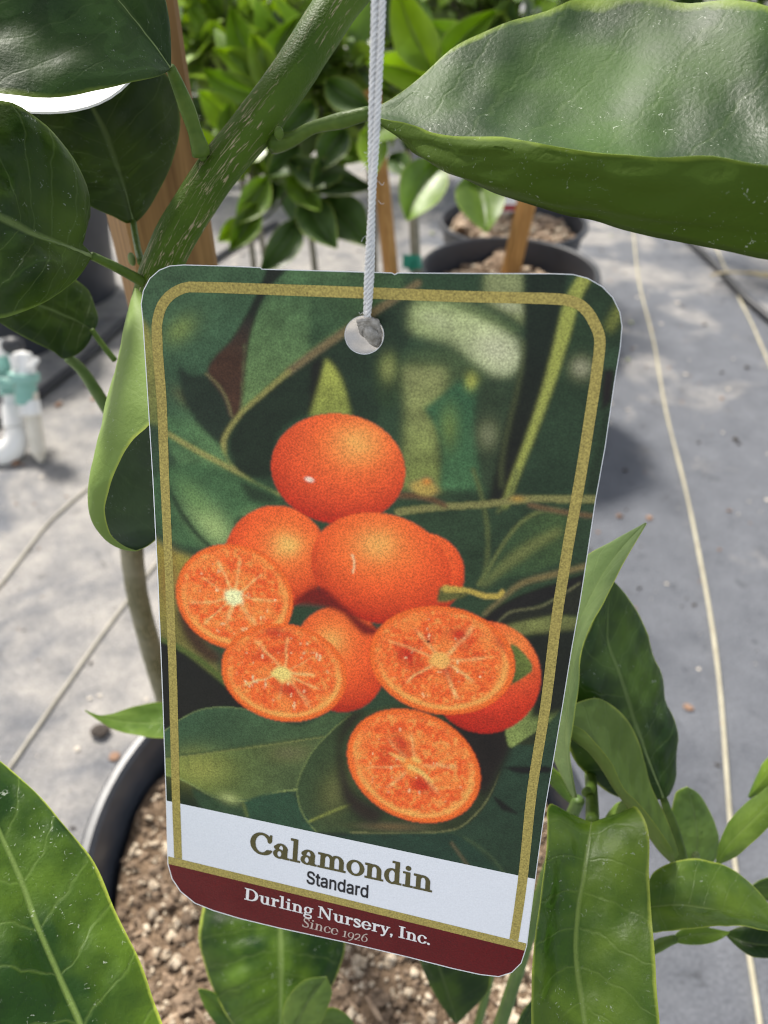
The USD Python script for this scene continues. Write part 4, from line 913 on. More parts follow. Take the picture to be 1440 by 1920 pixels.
# ---------------------------------------------------------------- the foreground citrus plant
plant = thing("citrus_tree", "young calamondin tree with green branch and large dark leaves round the tag", "tree")
bp = [(760, -190, .215), (700, -80, .212), (633, 10, .210), (590, 75, .209), (530, 165, .208), (470, 245, .208), (415, 310, .208), (370, 375, .209), (330, 440, .210), (303, 500, .213), (283, 560, .222), (266, 640, .245), (254, 760, .29), (245, 900, .36), (248, 1040, .42), (263, 1140, .46), (292, 1245, .50), (345, 1420, .545), (372, 1520, .565)]
bpath = curve(PP(bp), 220)
brad = np.interp(np.linspace(0, 1, 220), [0, .12, .25, .38, .5, .7, 1], [.0060, .0058, .0053, .0054, .0060, .0064, .0080])
NS = 40
bm = tube(bpath, brad, NS, lump=.05, seed=3)
buv = np.vstack([np.stack([np.tile(np.abs(np.linspace(-1, 1, NS, endpoint=False)), 220), np.repeat(np.linspace(0, 1, 220), NS)], 1), [[0, 0], [0, 1]]])
obj("trunk", bm, M_barkm, plant, smooth=True, uv=buv)

def twig(pts, r, mat=M_petiole, parent=plant, name="twig", n=24, sides=10):
    return obj(name, tube(curve(PP(pts), n), r, sides, lump=.08), mat, parent, smooth=True)

def leaf(M, L, R, mat, petiole=None, nt=36, nu=9, bulge=.03, quilt=.018, wave=.05, lumps=.10, seed=0, th=.00045, rib=True, ribr=.0007, parent=None, ribmat=None, pr=(.0011, .0010), label=None, name="leaf"):
    g, T, Uu = sheet(PP(L), PP(M), PP(R), nt, nu, bulge, quilt, wave, lumps, seed)
    m, uv = leaf_solid(g, T, Uu, th)
    o = obj(name, m, mat, plant if parent is None else parent, smooth=True, uv=uv, label=label)
    if rib:
        c = g[:-1, nu]; nrm = grid_normals(g)[:-1, nu]
        obj("midrib", tube(c - nrm * ribr * .55, [ribr, ribr * .8, ribr * .3], 8), ribmat or M_midrib, o, smooth=True)
    if petiole:
        pc = curve(PP(petiole), 20)
        obj("petiole", tube(pc, pr, 10, lump=.06), M_petiole, o, smooth=True)
    return o

# upper left
leaf([(318, 128, .184), (270, 58, .178), (225, 0, .172), (130, -120, .165), (40, -210, .16)],
     [(318, 132, .184), (300, 142, .180), (240, 160, .172), (150, 178, .163), (60, 187, .158), (-40, 180, .156), (-150, 90, .156), (-140, -80, .156), (40, -215, .16)],
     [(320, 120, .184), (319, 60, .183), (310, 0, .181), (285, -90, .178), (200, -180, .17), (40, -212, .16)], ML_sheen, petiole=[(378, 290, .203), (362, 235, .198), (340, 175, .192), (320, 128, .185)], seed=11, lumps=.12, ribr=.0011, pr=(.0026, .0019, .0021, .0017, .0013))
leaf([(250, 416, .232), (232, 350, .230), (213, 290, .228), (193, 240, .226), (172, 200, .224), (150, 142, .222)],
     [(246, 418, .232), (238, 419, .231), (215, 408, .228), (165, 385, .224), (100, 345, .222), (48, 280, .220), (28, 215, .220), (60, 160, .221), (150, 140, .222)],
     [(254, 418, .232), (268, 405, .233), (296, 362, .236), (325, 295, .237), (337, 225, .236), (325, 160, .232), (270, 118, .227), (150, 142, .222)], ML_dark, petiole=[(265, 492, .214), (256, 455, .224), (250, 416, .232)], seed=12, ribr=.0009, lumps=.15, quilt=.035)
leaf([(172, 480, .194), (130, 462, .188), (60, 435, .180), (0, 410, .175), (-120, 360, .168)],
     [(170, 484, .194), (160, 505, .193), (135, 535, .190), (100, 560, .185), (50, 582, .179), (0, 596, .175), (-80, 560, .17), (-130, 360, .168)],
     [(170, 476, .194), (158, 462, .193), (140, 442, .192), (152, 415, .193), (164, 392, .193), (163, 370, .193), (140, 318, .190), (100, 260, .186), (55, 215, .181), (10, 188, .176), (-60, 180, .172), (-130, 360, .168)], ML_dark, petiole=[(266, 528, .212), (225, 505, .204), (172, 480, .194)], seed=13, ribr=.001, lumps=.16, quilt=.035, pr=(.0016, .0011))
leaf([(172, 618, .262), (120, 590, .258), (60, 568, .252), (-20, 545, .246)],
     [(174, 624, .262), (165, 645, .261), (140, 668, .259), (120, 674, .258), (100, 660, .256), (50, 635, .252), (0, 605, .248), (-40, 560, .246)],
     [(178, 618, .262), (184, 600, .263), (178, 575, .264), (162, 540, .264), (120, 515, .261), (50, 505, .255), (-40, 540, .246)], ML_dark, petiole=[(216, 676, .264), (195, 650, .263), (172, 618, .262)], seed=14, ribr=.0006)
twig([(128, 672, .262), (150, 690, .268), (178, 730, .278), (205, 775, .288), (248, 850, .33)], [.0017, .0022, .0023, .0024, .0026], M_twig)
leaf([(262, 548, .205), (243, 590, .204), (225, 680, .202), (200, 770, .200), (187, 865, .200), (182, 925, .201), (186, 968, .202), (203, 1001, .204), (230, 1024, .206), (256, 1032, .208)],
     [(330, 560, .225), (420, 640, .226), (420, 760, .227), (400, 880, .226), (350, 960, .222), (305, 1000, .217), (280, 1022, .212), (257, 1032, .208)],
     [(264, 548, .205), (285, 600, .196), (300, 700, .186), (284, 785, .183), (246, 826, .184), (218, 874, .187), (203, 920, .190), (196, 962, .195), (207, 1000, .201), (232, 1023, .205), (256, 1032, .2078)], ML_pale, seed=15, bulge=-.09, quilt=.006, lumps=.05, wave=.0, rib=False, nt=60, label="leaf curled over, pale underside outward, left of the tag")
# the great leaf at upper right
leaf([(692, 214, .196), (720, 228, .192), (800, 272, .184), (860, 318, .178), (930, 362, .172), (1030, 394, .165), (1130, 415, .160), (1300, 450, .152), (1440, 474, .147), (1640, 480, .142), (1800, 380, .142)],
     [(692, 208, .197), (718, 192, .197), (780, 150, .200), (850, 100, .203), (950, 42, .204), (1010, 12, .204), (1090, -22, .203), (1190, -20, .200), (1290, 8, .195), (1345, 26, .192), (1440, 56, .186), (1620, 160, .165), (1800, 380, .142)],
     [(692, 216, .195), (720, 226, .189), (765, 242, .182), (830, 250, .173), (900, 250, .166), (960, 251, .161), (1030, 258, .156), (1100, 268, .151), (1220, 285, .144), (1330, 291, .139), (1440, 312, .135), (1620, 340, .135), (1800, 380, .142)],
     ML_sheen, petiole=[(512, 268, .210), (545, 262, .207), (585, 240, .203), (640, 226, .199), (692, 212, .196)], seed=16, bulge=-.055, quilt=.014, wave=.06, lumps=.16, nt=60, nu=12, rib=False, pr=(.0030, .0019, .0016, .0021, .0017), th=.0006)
# right of the tag
leaf([(1078, 1495, .235), (1062, 1350, .228), (1085, 1180, .222), (1130, 1080, .218), (1211, 981, .214)],
     [(1074, 1495, .236), (1030, 1400, .240), (1010, 1250, .240), (1030, 1120, .236), (1095, 1046, .226), (1150, 1014, .219), (1211, 980, .214)],
     [(1080, 1490, .234), (1072, 1380, .226), (1086, 1250, .218), (1104, 1180, .214), (1134, 1120, .212), (1170, 1055, .212), (1212, 983, .214)], ML_soft, seed=21, bulge=.03, ribr=.0005)
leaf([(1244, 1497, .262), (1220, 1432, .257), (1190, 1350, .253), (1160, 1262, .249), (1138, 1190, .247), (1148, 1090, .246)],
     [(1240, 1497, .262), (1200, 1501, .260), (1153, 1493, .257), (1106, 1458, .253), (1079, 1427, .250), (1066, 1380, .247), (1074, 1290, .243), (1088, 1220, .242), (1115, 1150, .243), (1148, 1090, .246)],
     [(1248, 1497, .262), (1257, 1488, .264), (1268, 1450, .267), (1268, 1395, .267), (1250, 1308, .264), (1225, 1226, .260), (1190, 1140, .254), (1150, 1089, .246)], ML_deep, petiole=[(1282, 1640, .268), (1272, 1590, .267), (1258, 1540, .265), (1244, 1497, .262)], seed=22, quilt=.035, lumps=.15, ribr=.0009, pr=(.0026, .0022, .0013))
leaf([(1260, 1618, .252), (1245, 1604, .250), (1207, 1554, .245), (1157, 1485, .239), (1133, 1446, .236), (1106, 1411, .234), (1064, 1377, .232), (1049, 1353, .232)],
     [(1264, 1612, .250), (1257, 1585, .243), (1230, 1546, .238), (1199, 1513, .234), (1166, 1478, .231), (1143, 1432, .229), (1116, 1394, .228), (1088, 1367, .229), (1050, 1351, .232)],
     [(1272, 1602, .2535), (1248, 1530, .253), (1220, 1470, .251), (1200, 1405, .248), (1179, 1355, .244), (1148, 1323, .240), (1110, 1309, .236), (1072, 1323, .234), (1050, 1350, .2325)], ML_young, seed=23, bulge=-.05, quilt=.03, lumps=.12, nt=48, rib=False, label="light green leaf curled up along its near margin")
leaf([(1110, 1542, .226), (1103, 1580, .217), (1094, 1640, .211), (1082, 1720, .206), (1080, 1800, .201), (1088, 1860, .197), (1096, 1930, .192), (1110, 2140, .180)],
     [(1113, 1543, .226), (1150, 1530, .226), (1190, 1515, .224), (1214, 1552, .216), (1217, 1640, .208), (1222, 1720, .202), (1228, 1800, .197), (1231, 1860, .193), (1236, 1930, .189), (1210, 2050, .182), (1110, 2140, .180)],
     [(1107, 1543, .226), (1075, 1530, .226), (1035, 1508, .224), (1024, 1550, .214), (1021, 1620, .207), (1012, 1700, .201), (1000, 1780, .197), (996, 1850, .193), (1000, 1930, .189), (1040, 2050, .182), (1110, 2140, .180)],
     ML_mid, petiole=[(1106, 1420, .262), (1108, 1470, .250), (1110, 1542, .226)], seed=24, bulge=-.02, quilt=.055, wave=.06, lumps=.18, nt=52, nu=11, ribr=.0008, pr=(.0016, .0020))
leaf([(1212, 1702, .238), (1270, 1698, .236), (1330, 1706, .234), (1390, 1722, .233), (1470, 1746, .232)],
     [(1212, 1690, .239), (1222, 1640, .243), (1255, 1618, .246), (1300, 1610, .247), (1350, 1621, .247), (1400, 1650, .244), (1440, 1692, .239), (1475, 1745, .232)],
     [(1212, 1715, .236), (1218, 1744, .232), (1290, 1742, .228), (1370, 1740, .227), (1440, 1745, .229), (1475, 1748, .232)], ML_mid, seed=25, bulge=.02, quilt=.045, lumps=.16, ribr=.0005, ribmat=M_midrib_dark)
leaf([(1302, 1630, .285), (1306, 1555, .283), (1288, 1476, .280)], [(1296, 1630, .285), (1268, 1600, .283), (1258, 1540, .281), (1266, 1488, .280), (1287, 1475, .280)], [(1310, 1630, .285), (1342, 1612, .287), (1350, 1590, .288), (1338, 1538, .286), (1312, 1490, .282), (1289, 1475, .280)], ML_light, seed=26, ribr=.0005)
leaf([(1345, 1618, .262), (1380, 1570, .256), (1440, 1510, .248), (1510, 1430, .240)], [(1343, 1618, .262), (1352, 1570, .264), (1370, 1535, .263), (1405, 1500, .258), (1455, 1462, .250), (1510, 1430, .240)][::1], [(1350, 1620, .261), (1385, 1602, .254), (1440, 1550, .245), (1490, 1480, .240), (1510, 1430, .240)], ML_light, seed=27, ribr=.0005)
leaf([(1405, 1495, .30), (1440, 1450, .29), (1490, 1390, .28)], [(1403, 1494, .30), (1412, 1468, .30), (1450, 1410, .29), (1490, 1388, .28)], [(1408, 1497, .30), (1450, 1475, .29), (1488, 1430, .28), (1490, 1390, .28)], ML_mid, seed=28, rib=False)
leaf([(1362, 1752, .27), (1405, 1768, .265), (1470, 1770, .26)], [(1362, 1748, .27), (1400, 1735, .268), (1440, 1738, .264), (1472, 1770, .26)], [(1364, 1756, .27), (1385, 1778, .266), (1415, 1795, .262), (1450, 1796, .26), (1472, 1772, .26)], ML_deep, seed=29, ribr=.0004)
leaf([(1410, 1662, .29), (1450, 1665, .29), (1500, 1680, .29)], [(1410, 1660, .29), (1430, 1648, .29), (1465, 1645, .29), (1500, 1680, .29)], [(1410, 1665, .29), (1432, 1685, .29), (1465, 1695, .29), (1500, 1682, .29)], ML_deep, seed=30, rib=False)
leaf([(1262, 1762, .262), (1305, 1752, .262), (1368, 1748, .262)], [(1262, 1758, .262), (1275, 1744, .263), (1320, 1738, .263), (1368, 1747, .262)], [(1262, 1766, .261), (1300, 1772, .260), (1340, 1766, .260), (1368, 1749, .262)], ML_mid, seed=31, ribr=.0005)
twig([(1180, 1800, .258), (1222, 1780, .260), (1245, 1768, .261), (1266, 1761, .262)], [.0016, .0018, .0020, .0014])
leaf([(1080, 1515, .275), (1058, 1475, .278), (1030, 1436, .28)], [(1078, 1516, .275), (1050, 1490, .279), (1024, 1450, .281), (1030, 1435, .28)], [(1082, 1514, .275), (1072, 1475, .277), (1048, 1448, .279), (1031, 1435, .28)], ML_mid, seed=32, rib=False)
leaf([(1130, 1555, .262), (1152, 1530, .258), (1190, 1498, .254)], [(1128, 1553, .262), (1138, 1528, .262), (1165, 1502, .258), (1190, 1496, .254)], [(1134, 1557, .262), (1175, 1545, .257), (1195, 1515, .254), (1191, 1497, .254)], ML_light, seed=33, rib=False)
twig([(1318, 1740, .275), (1300, 1690, .272), (1284, 1640, .268), (1279, 1612, .267)], [.0024, .0023, .0022, .0022], M_twig)
twig([(1106, 1380, .268), (1107, 1440, .258), (1110, 1500, .245), (1112, 1540, .240), (1130, 1680, .27), (1150, 1900, .31)], [.0019, .0021, .0020, .0019, .0022, .0026], M_twig)
obj("bud", trimesh.Trimesh(*(lambda s: (s.vertices * [.0016, .0013, .0024] + P(1100, 1485, .243), s.faces))(trimesh.creation.icosphere(2))), M_petiole, plant, smooth=True)
obj("bud", trimesh.Trimesh(*(lambda s: (s.vertices * [.0014, .0014, .0024] + P(1304, 1606, .262), s.faces))(trimesh.creation.icosphere(2))), M_midrib, plant, smooth=True)
obj("bud", trimesh.Trimesh(*(lambda s: (s.vertices * [.0012, .0011, .0015] + P(380, 292, .202), s.faces))(trimesh.creation.icosphere(2))), M_petiole, plant, smooth=True)
obj("bud", trimesh.Trimesh(*(lambda s: (s.vertices * [.0013, .0012, .0018] + P(523, 250, .203), s.faces))(trimesh.creation.icosphere(2))), M_petiole, plant, smooth=True)
obj("bud", trimesh.Trimesh(*(lambda s: (s.vertices * [.0011, .0008, .0020] + P(247, 486, .216), s.faces))(trimesh.creation.icosphere(2))), M_midrib, plant, smooth=True)
# below
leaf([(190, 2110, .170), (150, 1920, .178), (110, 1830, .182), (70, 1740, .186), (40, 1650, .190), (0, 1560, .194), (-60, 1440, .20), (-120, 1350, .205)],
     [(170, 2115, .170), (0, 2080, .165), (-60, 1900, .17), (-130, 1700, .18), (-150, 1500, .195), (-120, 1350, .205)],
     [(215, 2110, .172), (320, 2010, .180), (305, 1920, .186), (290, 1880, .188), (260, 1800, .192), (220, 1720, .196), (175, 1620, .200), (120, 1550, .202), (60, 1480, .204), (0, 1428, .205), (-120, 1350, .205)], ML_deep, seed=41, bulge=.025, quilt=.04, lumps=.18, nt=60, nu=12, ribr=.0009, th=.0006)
leaf([(345, 1352, .33), (280, 1356, .325), (220, 1352, .32), (160, 1332, .315)], [(345, 1368, .33), (306, 1383, .322), (260, 1379, .318), (220, 1370, .316), (188, 1353, .315), (159, 1332, .315)], [(345, 1340, .331), (306, 1318, .332), (250, 1325, .326), (205, 1339, .32), (182, 1340, .317), (160, 1331, .315)], ML_light, seed=42, bulge=-.03, rib=False)
leaf([(522, 1640, .345), (526, 1740, .335), (527, 1830, .325), (526, 1900, .322), (520, 1985, .32)], [(528, 1640, .345), (600, 1660, .345), (645, 1720, .342), (648, 1770, .338), (632, 1830, .332), (598, 1885, .326), (522, 1985, .32)], [(516, 1640, .345), (440, 1650, .345), (386, 1690, .342), (376, 1745, .336), (385, 1820, .330), (405, 1870, .326), (440, 1925, .322), (518, 1985, .32)], ML_deep, seed=43, bulge=.05, quilt=.07, lumps=.10, ribr=.0009)
leaf([(545, 1950, .30), (570, 1890, .298), (612, 1832, .296)], [(538, 1948, .30), (530, 1900, .299), (545, 1862, .298), (575, 1836, .297), (611, 1831, .296)], [(555, 1952, .30), (592, 1930, .298), (613, 1892, .296), (622, 1860, .295), (613, 1833, .296)], ML_light, seed=44, ribr=.0004)
leaf([(470, 1960, .33), (425, 1905, .328), (372, 1854, .325)], [(462, 1965, .33), (410, 1925, .327), (382, 1885, .325), (371, 1855, .325)], [(480, 1955, .33), (450, 1905, .329), (410, 1865, .327), (373, 1853, .325)], ML_mid, seed=45, rib=False)
leaf([(560, 1960, .31), (610, 1920, .31), (665, 1925, .31)], [(556, 1950, .31), (590, 1895, .31), (622, 1888, .31), (650, 1902, .31), (666, 1924, .31)], [(566, 1970, .31), (620, 1965, .31), (650, 1950, .31), (666, 1926, .31)], ML_light, seed=46, rib=False)
leaf([(856, 1918, .36), (838, 1860, .352), (818, 1800, .346), (800, 1700, .34)], [(850, 1916, .36), (825, 1880, .354), (800, 1835, .348), (784, 1780, .345), (800, 1698, .34)], [(862, 1916, .36), (890, 1885, .358), (918, 1845, .356), (925, 1790, .352), (880, 1720, .345), (801, 1699, .34)], ML_deep, seed=47, ribr=.0007)
twig([(885, 1960, .40), (902, 1900, .385), (922, 1820, .365), (945, 1700, .335)], [.0022, .0020, .0018, .0017], M_twig)
twig([(925, 1960, .33), (945, 1900, .325), (968, 1830, .315), (990, 1760, .305), (1040, 1600, .285), (1085, 1500, .262)], [.0030, .0028, .0026, .0025, .0024, .0022], M_twig)
leaf([(968, 1960, .31), (985, 1915, .308), (1010, 1860, .304)], [(962, 1958, .31), (970, 1915, .309), (992, 1880, .306), (1010, 1858, .304)], [(975, 1962, .31), (1005, 1930, .306), (1020, 1890, .304), (1011, 1859, .304)], ML_deep, seed=48, rib=False)
# crown above the frame: the leaves that shade the tag
rg = np.random.default_rng(77)
def quick_leaf(base, dirv, nrm, ln, wd, curl, nt=8, nu=3, th=.0004, seed=0):
    d = dirv / np.linalg.norm(dirv); nrm = nrm - d * nrm.dot(d); nrm /= np.linalg.norm(nrm); sd = np.cross(d, nrm)
    t = np.linspace(0, 1, nt + 1)
    w = wd * np.sin(math.pi * np.clip(t, 0, 1) ** .85) ** .8 * (1 - .25 * t); w[0] = w[-1] = wd * .02
    mid = base + ln * (t[:, None] * d - curl * t[:, None] ** 2 * nrm)
    up = nrm * .22
    Lc, Rc = mid + w[:, None] * (-sd + up), mid + w[:, None] * (sd + up)
    g, T, Uu = sheet(Lc, mid, Rc, nt, nu, 0.02, 0, .06, .05, seed)
    return leaf_solid(g, T, Uu, th)
top_dir = bpath[0] - bpath[8]; top_dir /= np.linalg.norm(top_dir)
up1 = bpath[0]
fork = up1 + top_dir * .06 + np.array([-.02, .02, .10])
obj("twig", tube(curve(np.array([up1, up1 + top_dir * .05 + [0, 0, .02], fork]), 14), [.0082, .007, .006], 14), M_twig, plant, smooth=True)

# ---------------------------------------------------------------- background citrus trees
def bg_tree(label, base, crown, radii, n, mix, seed, ln=(.05, .085), group="citrus trees in pots behind", trunk=True, droop=.5, tr=.008):
    t = thing("citrus_tree", label, "tree")
    rg = np.random.default_rng(seed)
    base, crown, radii = map(lambda x: np.asarray(x, float), (base, crown, radii))
    foot = crown - [0, 0, radii[2] * .8]
    if trunk:
        obj("trunk", tube(curve(np.array([base, (base + foot) / 2 + [.01, 0, 0], foot, crown + [0, 0, radii[2] * .3]]), 24), [tr, tr * .85, tr * .7, tr * .4], 10, lump=.15), M_bgtrunk, t, smooth=True)
    tw = []; ntw = max(8, n // 9); k = 0
    for b in range(ntw):
        u = rg.standard_normal(3); u /= np.linalg.norm(u)
        if u[2] < -.55: u[2] *= -.5
        rad = rg.uniform(.5, 1.0) ** .5
        tip = crown + u * radii * rad
        root = crown + (tip - crown) * .15 - [0, 0, radii[2] * .25]
        p = curve(np.array([root, (root + tip) / 2 + [0, 0, .02], tip]), 8)
        tw.append(tube(p, [.0028, .0022, .0012], 5))
        for q_ in range(9):
            if k >= n: break
            s = rg.uniform(.35, 1.0); o = p[int(s * 7)]
            d = (tip - root) / np.linalg.norm(tip - root) * .7 + rg.standard_normal(3) * .75 + [0, 0, -droop * rg.uniform(0, 1)]
            d /= np.linalg.norm(d)
            nr = np.array([0, 0, 1.0]) + rg.standard_normal(3) * .55
            l = rg.uniform(*ln)
            m, uv = quick_leaf(o, d, nr, l, l * rg.uniform(.22, .29), rg.uniform(-.05, .35), 7, 2, .0006, int(rg.integers(999)))
            obj("leaf", m, ML_bg[rg.choice(3, p=mix)], t, smooth=True, uv=uv); k += 1
    obj("twig", cat(tw), M_bgtwig, t, smooth=True, kind="stuff")
    return t
def hleaf(parent, base, tip, wpx, d0, d1, mat, bend=0.0, seed=0, cup=.02):
    """A leaf from base to tip (photo px) wpx wide, from distance d0 to d1."""
    b, t = np.array(base, float), np.array(tip, float)
    ax = (t - b); n = np.array([ax[1], -ax[0]]) / np.hypot(*ax)
    k = np.linspace(0, 1, 9)
    w = wpx / 2 * np.sin(math.pi * k ** .85) ** .85 * (1.1 - .25 * k); w[[0, -1]] = 1.0
    c = b + ax * k[:, None] + n * (bend * np.hypot(*ax) * 4 * k * (1 - k))[:, None]
    dd = d0 + (d1 - d0) * k
    f3 = lambda xy, off: np.column_stack([xy, dd + off])
    return leaf(f3(c, cup * .6), f3(c + n * w[:, None], -cup * .3), f3(c - n * w[:, None], -cup * .3), mat, nt=18, nu=5, bulge=.02, quilt=.01, lumps=.05, seed=seed, th=.0006, ribr=.0011, parent=parent)
def crown(label, px, py, d, rpx, n, mix, seed, ln=(.05, .085), droop=.5, flat=.85):
    c = P(px, py, d); r = rpx * d / F
    return bg_tree(label, [c[0], c[1], 0], c, (r, r * .85, r * flat), n, mix, seed, ln=ln, droop=droop)
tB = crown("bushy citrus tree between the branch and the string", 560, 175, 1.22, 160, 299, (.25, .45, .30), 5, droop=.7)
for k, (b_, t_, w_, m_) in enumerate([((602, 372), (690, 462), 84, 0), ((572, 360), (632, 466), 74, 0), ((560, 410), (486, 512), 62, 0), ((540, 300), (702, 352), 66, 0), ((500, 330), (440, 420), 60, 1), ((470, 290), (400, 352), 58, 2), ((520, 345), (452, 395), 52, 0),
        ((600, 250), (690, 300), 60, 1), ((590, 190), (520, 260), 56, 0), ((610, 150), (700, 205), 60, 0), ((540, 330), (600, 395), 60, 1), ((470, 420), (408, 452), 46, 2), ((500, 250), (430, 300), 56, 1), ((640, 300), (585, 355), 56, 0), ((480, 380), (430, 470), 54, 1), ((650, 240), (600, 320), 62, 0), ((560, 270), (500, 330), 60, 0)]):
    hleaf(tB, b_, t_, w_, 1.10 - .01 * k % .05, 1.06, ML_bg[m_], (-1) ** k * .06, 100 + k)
obj("twig", tube(curve(np.array([P(560, 200, 1.2), P(545, 300, 1.13), P(540, 350, 1.11), P(470, 425, 1.10)]), 16), [.004, .003, .0015], 7), M_bgtwig, tB, smooth=True)
obj("twig", tube(curve(np.array([P(545, 300, 1.13), P(580, 350, 1.11), P(604, 376, 1.10)]), 12), [.003, .002, .0015], 7), M_bgtwig, tB, smooth=True)
tA = bg_tree("citrus tree with grey trunk and green tape above the tag", [.054, 1.112, .17], P(740, 40, 1.30), (.13, .12, .13), 90, (.35, .4, .25), 6, trunk=False)
obj("trunk", tube(curve(np.array([[.054, 1.112, .17], P(783, 560, 1.17), P(779, 480, 1.17), P(774, 380, 1.18), P(766, 290, 1.20), P(770, 150, 1.24)]), 24), [.0085, .0085, .008, .0075, .007, .005], 10, lump=.15), M_bgtrunk, tA, smooth=True)
obj("tape", tube(curve(np.array([P(779, 505, 1.165), P(777, 490, 1.165), P(777, 482, 1.165)]), 8), [.0115, .0115, .0115], 10), M_tape, tA)
obj("tape", trimesh.Trimesh(*(lambda b_: (b_.vertices + P(766, 490, 1.155), b_.faces))(trimesh.creation.box([.018, .003, .020]))), M_tape, tA, label="loose end of the green tape")
for k, (b_, t_, w_, m_, d_) in enumerate([((818, 140), (742, -35), 84, 2, .80), ((808, 150), (686, 118), 74, 2, .82), ((822, 132), (932, 18), 62, 1, .80), ((826, 296), (762, 414), 92, 1, 1.02), ((884, 322), (912, 436), 96, 1, .98), ((752, 205), (690, 268), 70, 1, .95), ((690, 236), (700, 330), 58, 2, .95), ((790, 120), (735, 60), 56, 2, .9), ((880, 80), (800, 40), 60, 1, 1.0), ((760, 280), (800, 220), 56, 0, 1.05), ((730, 290), (770, 330), 46, 0, 1.05)]):
    hleaf(tA, b_, t_, w_, d_, d_ * .96, ML_bg[m_], (-1) ** k * .05, 130 + k)
obj("twig", tube(curve(np.array([P(770, 170, 1.22), P(812, 170, .95), P(820, 130, .80)]), 12), [.004, .003, .002], 7), M_bgtwig, tA, smooth=True)
obj("twig", tube(curve(np.array([P(768, 260, 1.2), P(820, 290, 1.05), P(884, 318, .98)]), 12), [.004, .003, .0015], 7), M_bgtwig, tA, smooth=True)
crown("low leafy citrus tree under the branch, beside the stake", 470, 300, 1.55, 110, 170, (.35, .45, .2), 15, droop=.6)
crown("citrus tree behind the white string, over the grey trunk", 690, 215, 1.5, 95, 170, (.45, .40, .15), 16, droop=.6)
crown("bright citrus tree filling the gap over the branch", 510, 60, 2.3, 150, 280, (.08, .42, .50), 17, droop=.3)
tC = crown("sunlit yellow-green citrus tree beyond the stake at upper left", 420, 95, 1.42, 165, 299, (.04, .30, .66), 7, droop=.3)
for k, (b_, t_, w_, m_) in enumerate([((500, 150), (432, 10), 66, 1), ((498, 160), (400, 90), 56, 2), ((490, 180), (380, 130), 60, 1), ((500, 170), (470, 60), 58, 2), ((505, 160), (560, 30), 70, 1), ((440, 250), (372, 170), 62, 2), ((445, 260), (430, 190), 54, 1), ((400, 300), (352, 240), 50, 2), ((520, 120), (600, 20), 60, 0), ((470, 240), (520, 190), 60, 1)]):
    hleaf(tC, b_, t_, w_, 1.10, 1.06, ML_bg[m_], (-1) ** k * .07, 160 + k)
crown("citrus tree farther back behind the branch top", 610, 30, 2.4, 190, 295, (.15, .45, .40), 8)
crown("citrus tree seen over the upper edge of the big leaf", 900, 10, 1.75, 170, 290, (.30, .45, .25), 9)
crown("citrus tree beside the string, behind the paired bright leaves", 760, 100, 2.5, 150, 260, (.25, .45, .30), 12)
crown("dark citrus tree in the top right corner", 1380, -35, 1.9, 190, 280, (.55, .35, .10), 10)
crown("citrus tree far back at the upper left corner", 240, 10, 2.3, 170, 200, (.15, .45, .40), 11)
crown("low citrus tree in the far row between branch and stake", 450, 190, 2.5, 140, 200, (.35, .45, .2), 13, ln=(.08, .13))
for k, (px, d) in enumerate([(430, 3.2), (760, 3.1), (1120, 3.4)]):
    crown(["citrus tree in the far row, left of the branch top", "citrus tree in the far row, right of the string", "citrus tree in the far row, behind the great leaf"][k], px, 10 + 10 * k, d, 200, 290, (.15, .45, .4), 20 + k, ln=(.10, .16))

# ---------------------------------------------------------------- irrigation, labels, litter
pv = thing("irrigation_riser", "white plastic pipe riser with teal valve at the left edge", "pipe")
obj("pipe", tube(curve(PP([(22, 725, 1.36), (27, 780, 1.37), (30, 815, 1.37), (22, 838, 1.37), (2, 845, 1.37), (-60, 842, 1.40)]), 30), .0165, 16), M_pvc, pv, smooth=40)
obj("coupling", tube(PP([(26, 760, 1.365), (29, 800, 1.365)]), .021, 18), M_pvc, pv, smooth=40)
obj("elbow", tube(curve(PP([(30, 806, 1.365), (29, 832, 1.365), (12, 848, 1.365), (-8, 848, 1.365)]), 14), .0215, 18), M_pvc, pv, smooth=40)
obj("valve", cat([tube(PP([(14, 672, 1.36), (20, 740, 1.36)]), .0195, 18), tube(PP([(13, 690, 1.36), (15, 700, 1.36)]), .026, 18), tube(PP([(4, 716, 1.345), (30, 722, 1.345)]), .012, 12)]), M_teal, pv, smooth=40)
obj("valve_cap", tube(PP([(8, 640, 1.36), (12, 676, 1.36)]), .018, 14), M_pvc, pv, smooth=40)
pw = thing("irrigation_riser", "white pipe with teal collar, right of the valve riser", "pipe")
obj("pipe", tube(PP([(55, 735, 1.33), (62, 790, 1.345), (72, 848, 1.36)]), .0145, 16), M_cream, pw, smooth=40)
obj("pipe_end", tube(PP([(71, 842, 1.36), (74, 852, 1.362), (77, 866, 1.365)]), [.0145, .011, .004], 14), M_cream, pw, smooth=40)
obj("coupling", tube(PP([(54, 752, 1.335), (58, 778, 1.338)]), .018, 16), M_pvc, pw, smooth=40)
obj("collar", cat([tube(PP([(46, 706, 1.32), (50, 756, 1.335)]), .0185, 18), tube(PP([(44, 700, 1.318), (45, 714, 1.322)]), .026, 18)]), M_teal, pw, smooth=40)
obj("spout", cat([tube(PP([(42, 662, 1.31), (45, 702, 1.32)]), [.015, .021], 14), tube(PP([(58, 690, 1.30), (70, 672, 1.30)]), .005, 8), tube(PP([(30, 690, 1.30), (22, 668, 1.30)]), .006, 8)]), M_pvc, pw, smooth=40)
obj("handle", trimesh.Trimesh(*(lambda s: (s.vertices * [.020, .016, .016] + P(24, 648, 1.33), s.faces))(trimesh.creation.icosphere(2))), M_hose, pw, smooth=True)
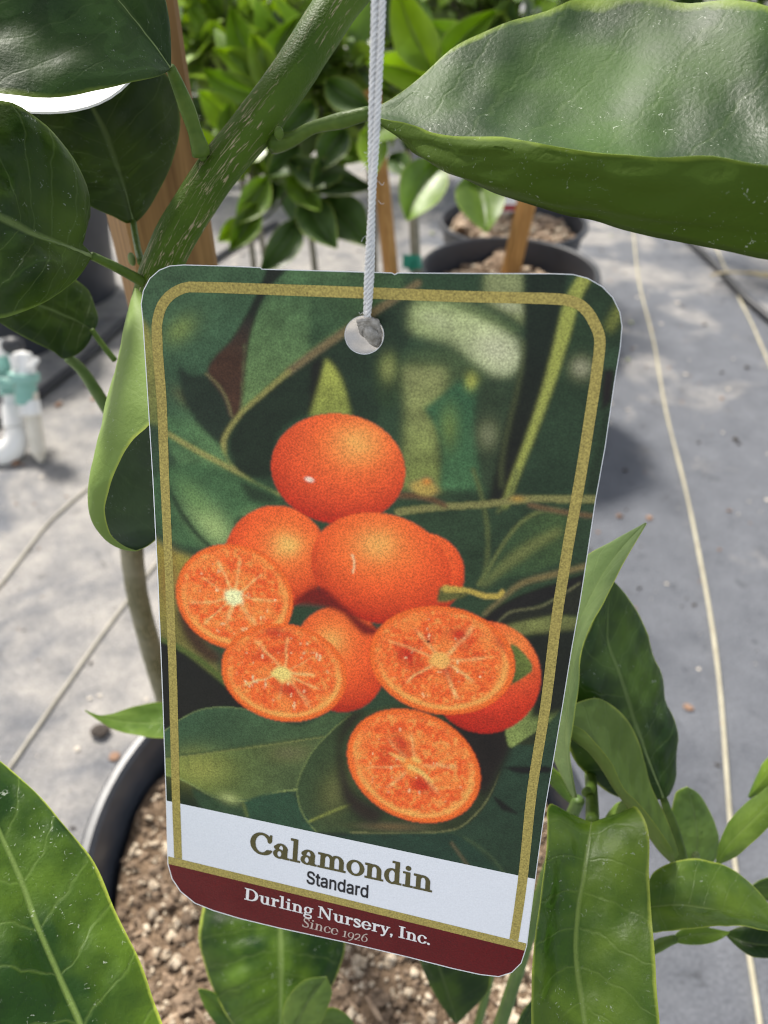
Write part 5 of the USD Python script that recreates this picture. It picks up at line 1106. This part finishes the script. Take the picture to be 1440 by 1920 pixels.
def hose(name, label, pts, r):
    t = thing(name, label, "hose")
    p = np.array([G(*a) for a in pts]); p[:, 2] = r + .002
    obj("tube", tube(curve(p, 50), r, 12), M_hose, t, smooth=True)
hose("irrigation_hose", "black hose crossing the cream stripe at the right edge", [(1180, 380), (1240, 420), (1290, 458), (1345, 510), (1390, 560), (1440, 605), (1540, 690)], .0095)
hose("irrigation_hose", "black hose slanting behind the white pipes at left", [(-60, 830), (20, 785), (90, 735), (160, 680), (230, 615), (330, 545), (430, 475), (520, 425)], .0085)
wl = thing("white_label", "sunlit blank white label below the pale leaf at top left", "label")
lab = [[P(x, y, d_) for x, y in row] for d_, row in zip((.228, .212, .198), ([(-40, 60), (60, 60), (160, 60), (262, 60)], [(-40, 140), (60, 140), (160, 135), (256, 120)], [(-40, 202), (60, 211), (160, 203), (244, 152)]))]
g_ = np.array(lab); nn_ = grid_normals(np.stack([curve(r, 14) for r in np.stack([curve(g_[:, c], 8) for c in range(4)], 1)]))
gg = np.stack([curve(r, 14) for r in np.stack([curve(g_[:, c], 8) for c in range(4)], 1)])
Tt, Uu_ = np.meshgrid(np.linspace(0, 1, 8), np.linspace(-1, 1, 14), indexing="ij")
lm, luv = leaf_solid(gg, Tt, Uu_ * 0, .0006)
obj("card", lm, M_white, wl)
rt = thing("pot_label", "white and red plastic label stuck in the mulch of the rear pot", "label")
o = P(962, 378, 1.50)
obj("card", trimesh.Trimesh(trimesh.creation.box([.050, .0012, .040]).vertices + o, trimesh.creation.box([1, 1, 1]).faces), M_white, rt)
obj("red_band", trimesh.Trimesh(trimesh.creation.box([.050, .0016, .012]).vertices + o + np.array([0, -.0005, -.012]), trimesh.creation.box([1, 1, 1]).faces), M_red, rt)
st = thing("dry_straw", "dry straw stem lying over the black hose at right", "straw")
p = np.array([G(1330, 531), G(1395, 527), G(1425, 531), G(1520, 540)]); p[:, 2] = .022
obj("stem", tube(curve(p, 20), [.003, .0028, .004, .006], 8, lump=.3), M_straw, st, smooth=True)
obj("husk", tube(curve(p[1:] + [0, 0, .002], 16), [.003, .008, .009, .004], 8, lump=.5, seed=4), M_straw, st, smooth=True)
rg = np.random.default_rng(31)
LIT = [(1183, 607, 2, .009, "round yellow-green pebble beside the tag's upper right corner"), (1177, 676, 2, .009, "pale green pebble just below the yellow-green one"), (1240, 608, 0, .008, "small white scrap right of the upper cream stripe"),
       (1285, 703, 0, .009, "cream flake in the middle of the right cloth"), (1365, 730, 0, .007, "small pink-white flake near the right edge"), (1353, 748, 1, .008, "pinkish flake beside the one near the right edge"), (1378, 825, 3, .011, "dark clod at right of the cream stripe"),
       (1385, 833, 3, .007, "dark crumb touching the clod"), (1217, 972, 1, .012, "long brown flake by the leaf tip"), (1290, 1328, 1, .013, "reddish leaf scrap right of the tall dark leaf"), (1438, 938, 0, .007, "pale crumb at the right edge halfway down"),
       (1195, 558, 0, .008, "dirty white crumb under the cream stripe's upper bend"), (1270, 568, 0, .010, "flat white scrap near the hose"), (1310, 1255, 0, .005, "tiny white bead left of the cream stripe"), (1192, 652, 0, .005, "tiny white crumb by the pale green pebble"),
       (1172, 883, 3, .008, "dark crumb beside the tag's right edge"), (1250, 1095, 0, .005, "tiny white speck above the tall dark leaf"), (1400, 690, 3, .010, "dark smear of dirt by the right stripe"), (78, 895, 0, .008, "white crumb below the white pipes"), (1255, 690, 1, .007, "pink scrap left of the cream flake"), (1310, 830, 3, .007, "small dark crumb left of the clod"),
       (190, 1375, 3, .022, "dark dirt clod under the small pointed leaf"), (145, 1405, 0, .007, "white bead left of the dirt clod"), (215, 1420, 1, .012, "brown clod near the pot rim"), (275, 1312, 0, .006, "white bead above the small pointed leaf"), (30, 870, 1, .02, "reddish leaf scrap under the pipe elbow"), (110, 760, 1, .018, "brown leaf scrap beside the collar pipe"), (440, 500, 0, .012, "pale scrap behind the tag's top left"), (810, 440, 2, .012, "green weed tuft by the grey trunk"), (800, 500, 2, .010, "green weed bit under the trunk tape"), (1146, 442, 2, .006, "tiny green sprout right of the rear pot")]
for px, py, k, s, lb in LIT:
    t = trimesh.creation.icosphere(2)
    flat_ = .75 if k == 2 else (.28 if k in (0, 1) else .45)
    vv = np.array(t.vertices) * (1 + .5 * (meshkit.noise(np.array(t.vertices) * 2 + px, 5) - .5))[:, None] * np.array([s * .5, s * rg.uniform(.35, .55), s * .5 * flat_])
    a = rg.uniform(0, 3.1); c_, s2 = math.cos(a), math.sin(a)
    vv = vv @ np.array([[c_, s2, 0], [-s2, c_, 0], [0, 0, 1]])
    o = G(px, py); o[2] = -vv[:, 2].min()
    nm = {0: "pale_scrap", 1: "leaf_scrap", 2: "pebble", 3: "dirt_clod"}[k]
    tag(obj(nm, trimesh.Trimesh(vv + o, t.faces, process=False), M_litter[k], smooth=True), lb, {0: "scrap", 1: "leaf scrap", 2: "pebble", 3: "clod"}[k])

rg = np.random.default_rng(91)
base = trimesh.creation.icosphere(subdivisions=0, radius=1.0)
for nm, mt, n_, sz in (("dirt_speck", M_litter[3], 420, .0016), ("dust_crumb", M_litter[0], 420, .0014), ("bark_speck", M_litter[1], 200, .0020)):
    ms = []
    for _ in range(n_):
        x, y = rg.uniform(-.9, .9), rg.uniform(.35, 2.2)
        if (x - FP[0]) ** 2 + (y - FP[1]) ** 2 < .2 ** 2: continue
        k = sz * rg.lognormal(0, .5)
        ms.append(trimesh.Trimesh(base.vertices * (1 + .3 * rg.standard_normal((len(base.vertices), 1))) * [k, k * rg.uniform(.4, 1), k * .45] + [x, y, k * .35], base.faces, process=False))
    tag(obj(nm, cat(ms), mt), {"dirt_speck": "dark dirt specks strewn over the grey ground cloth", "dust_crumb": "tiny pale crumbs strewn over the grey ground cloth", "bark_speck": "tiny brown bark bits strewn over the grey ground cloth"}[nm], "litter", None, "stuff")
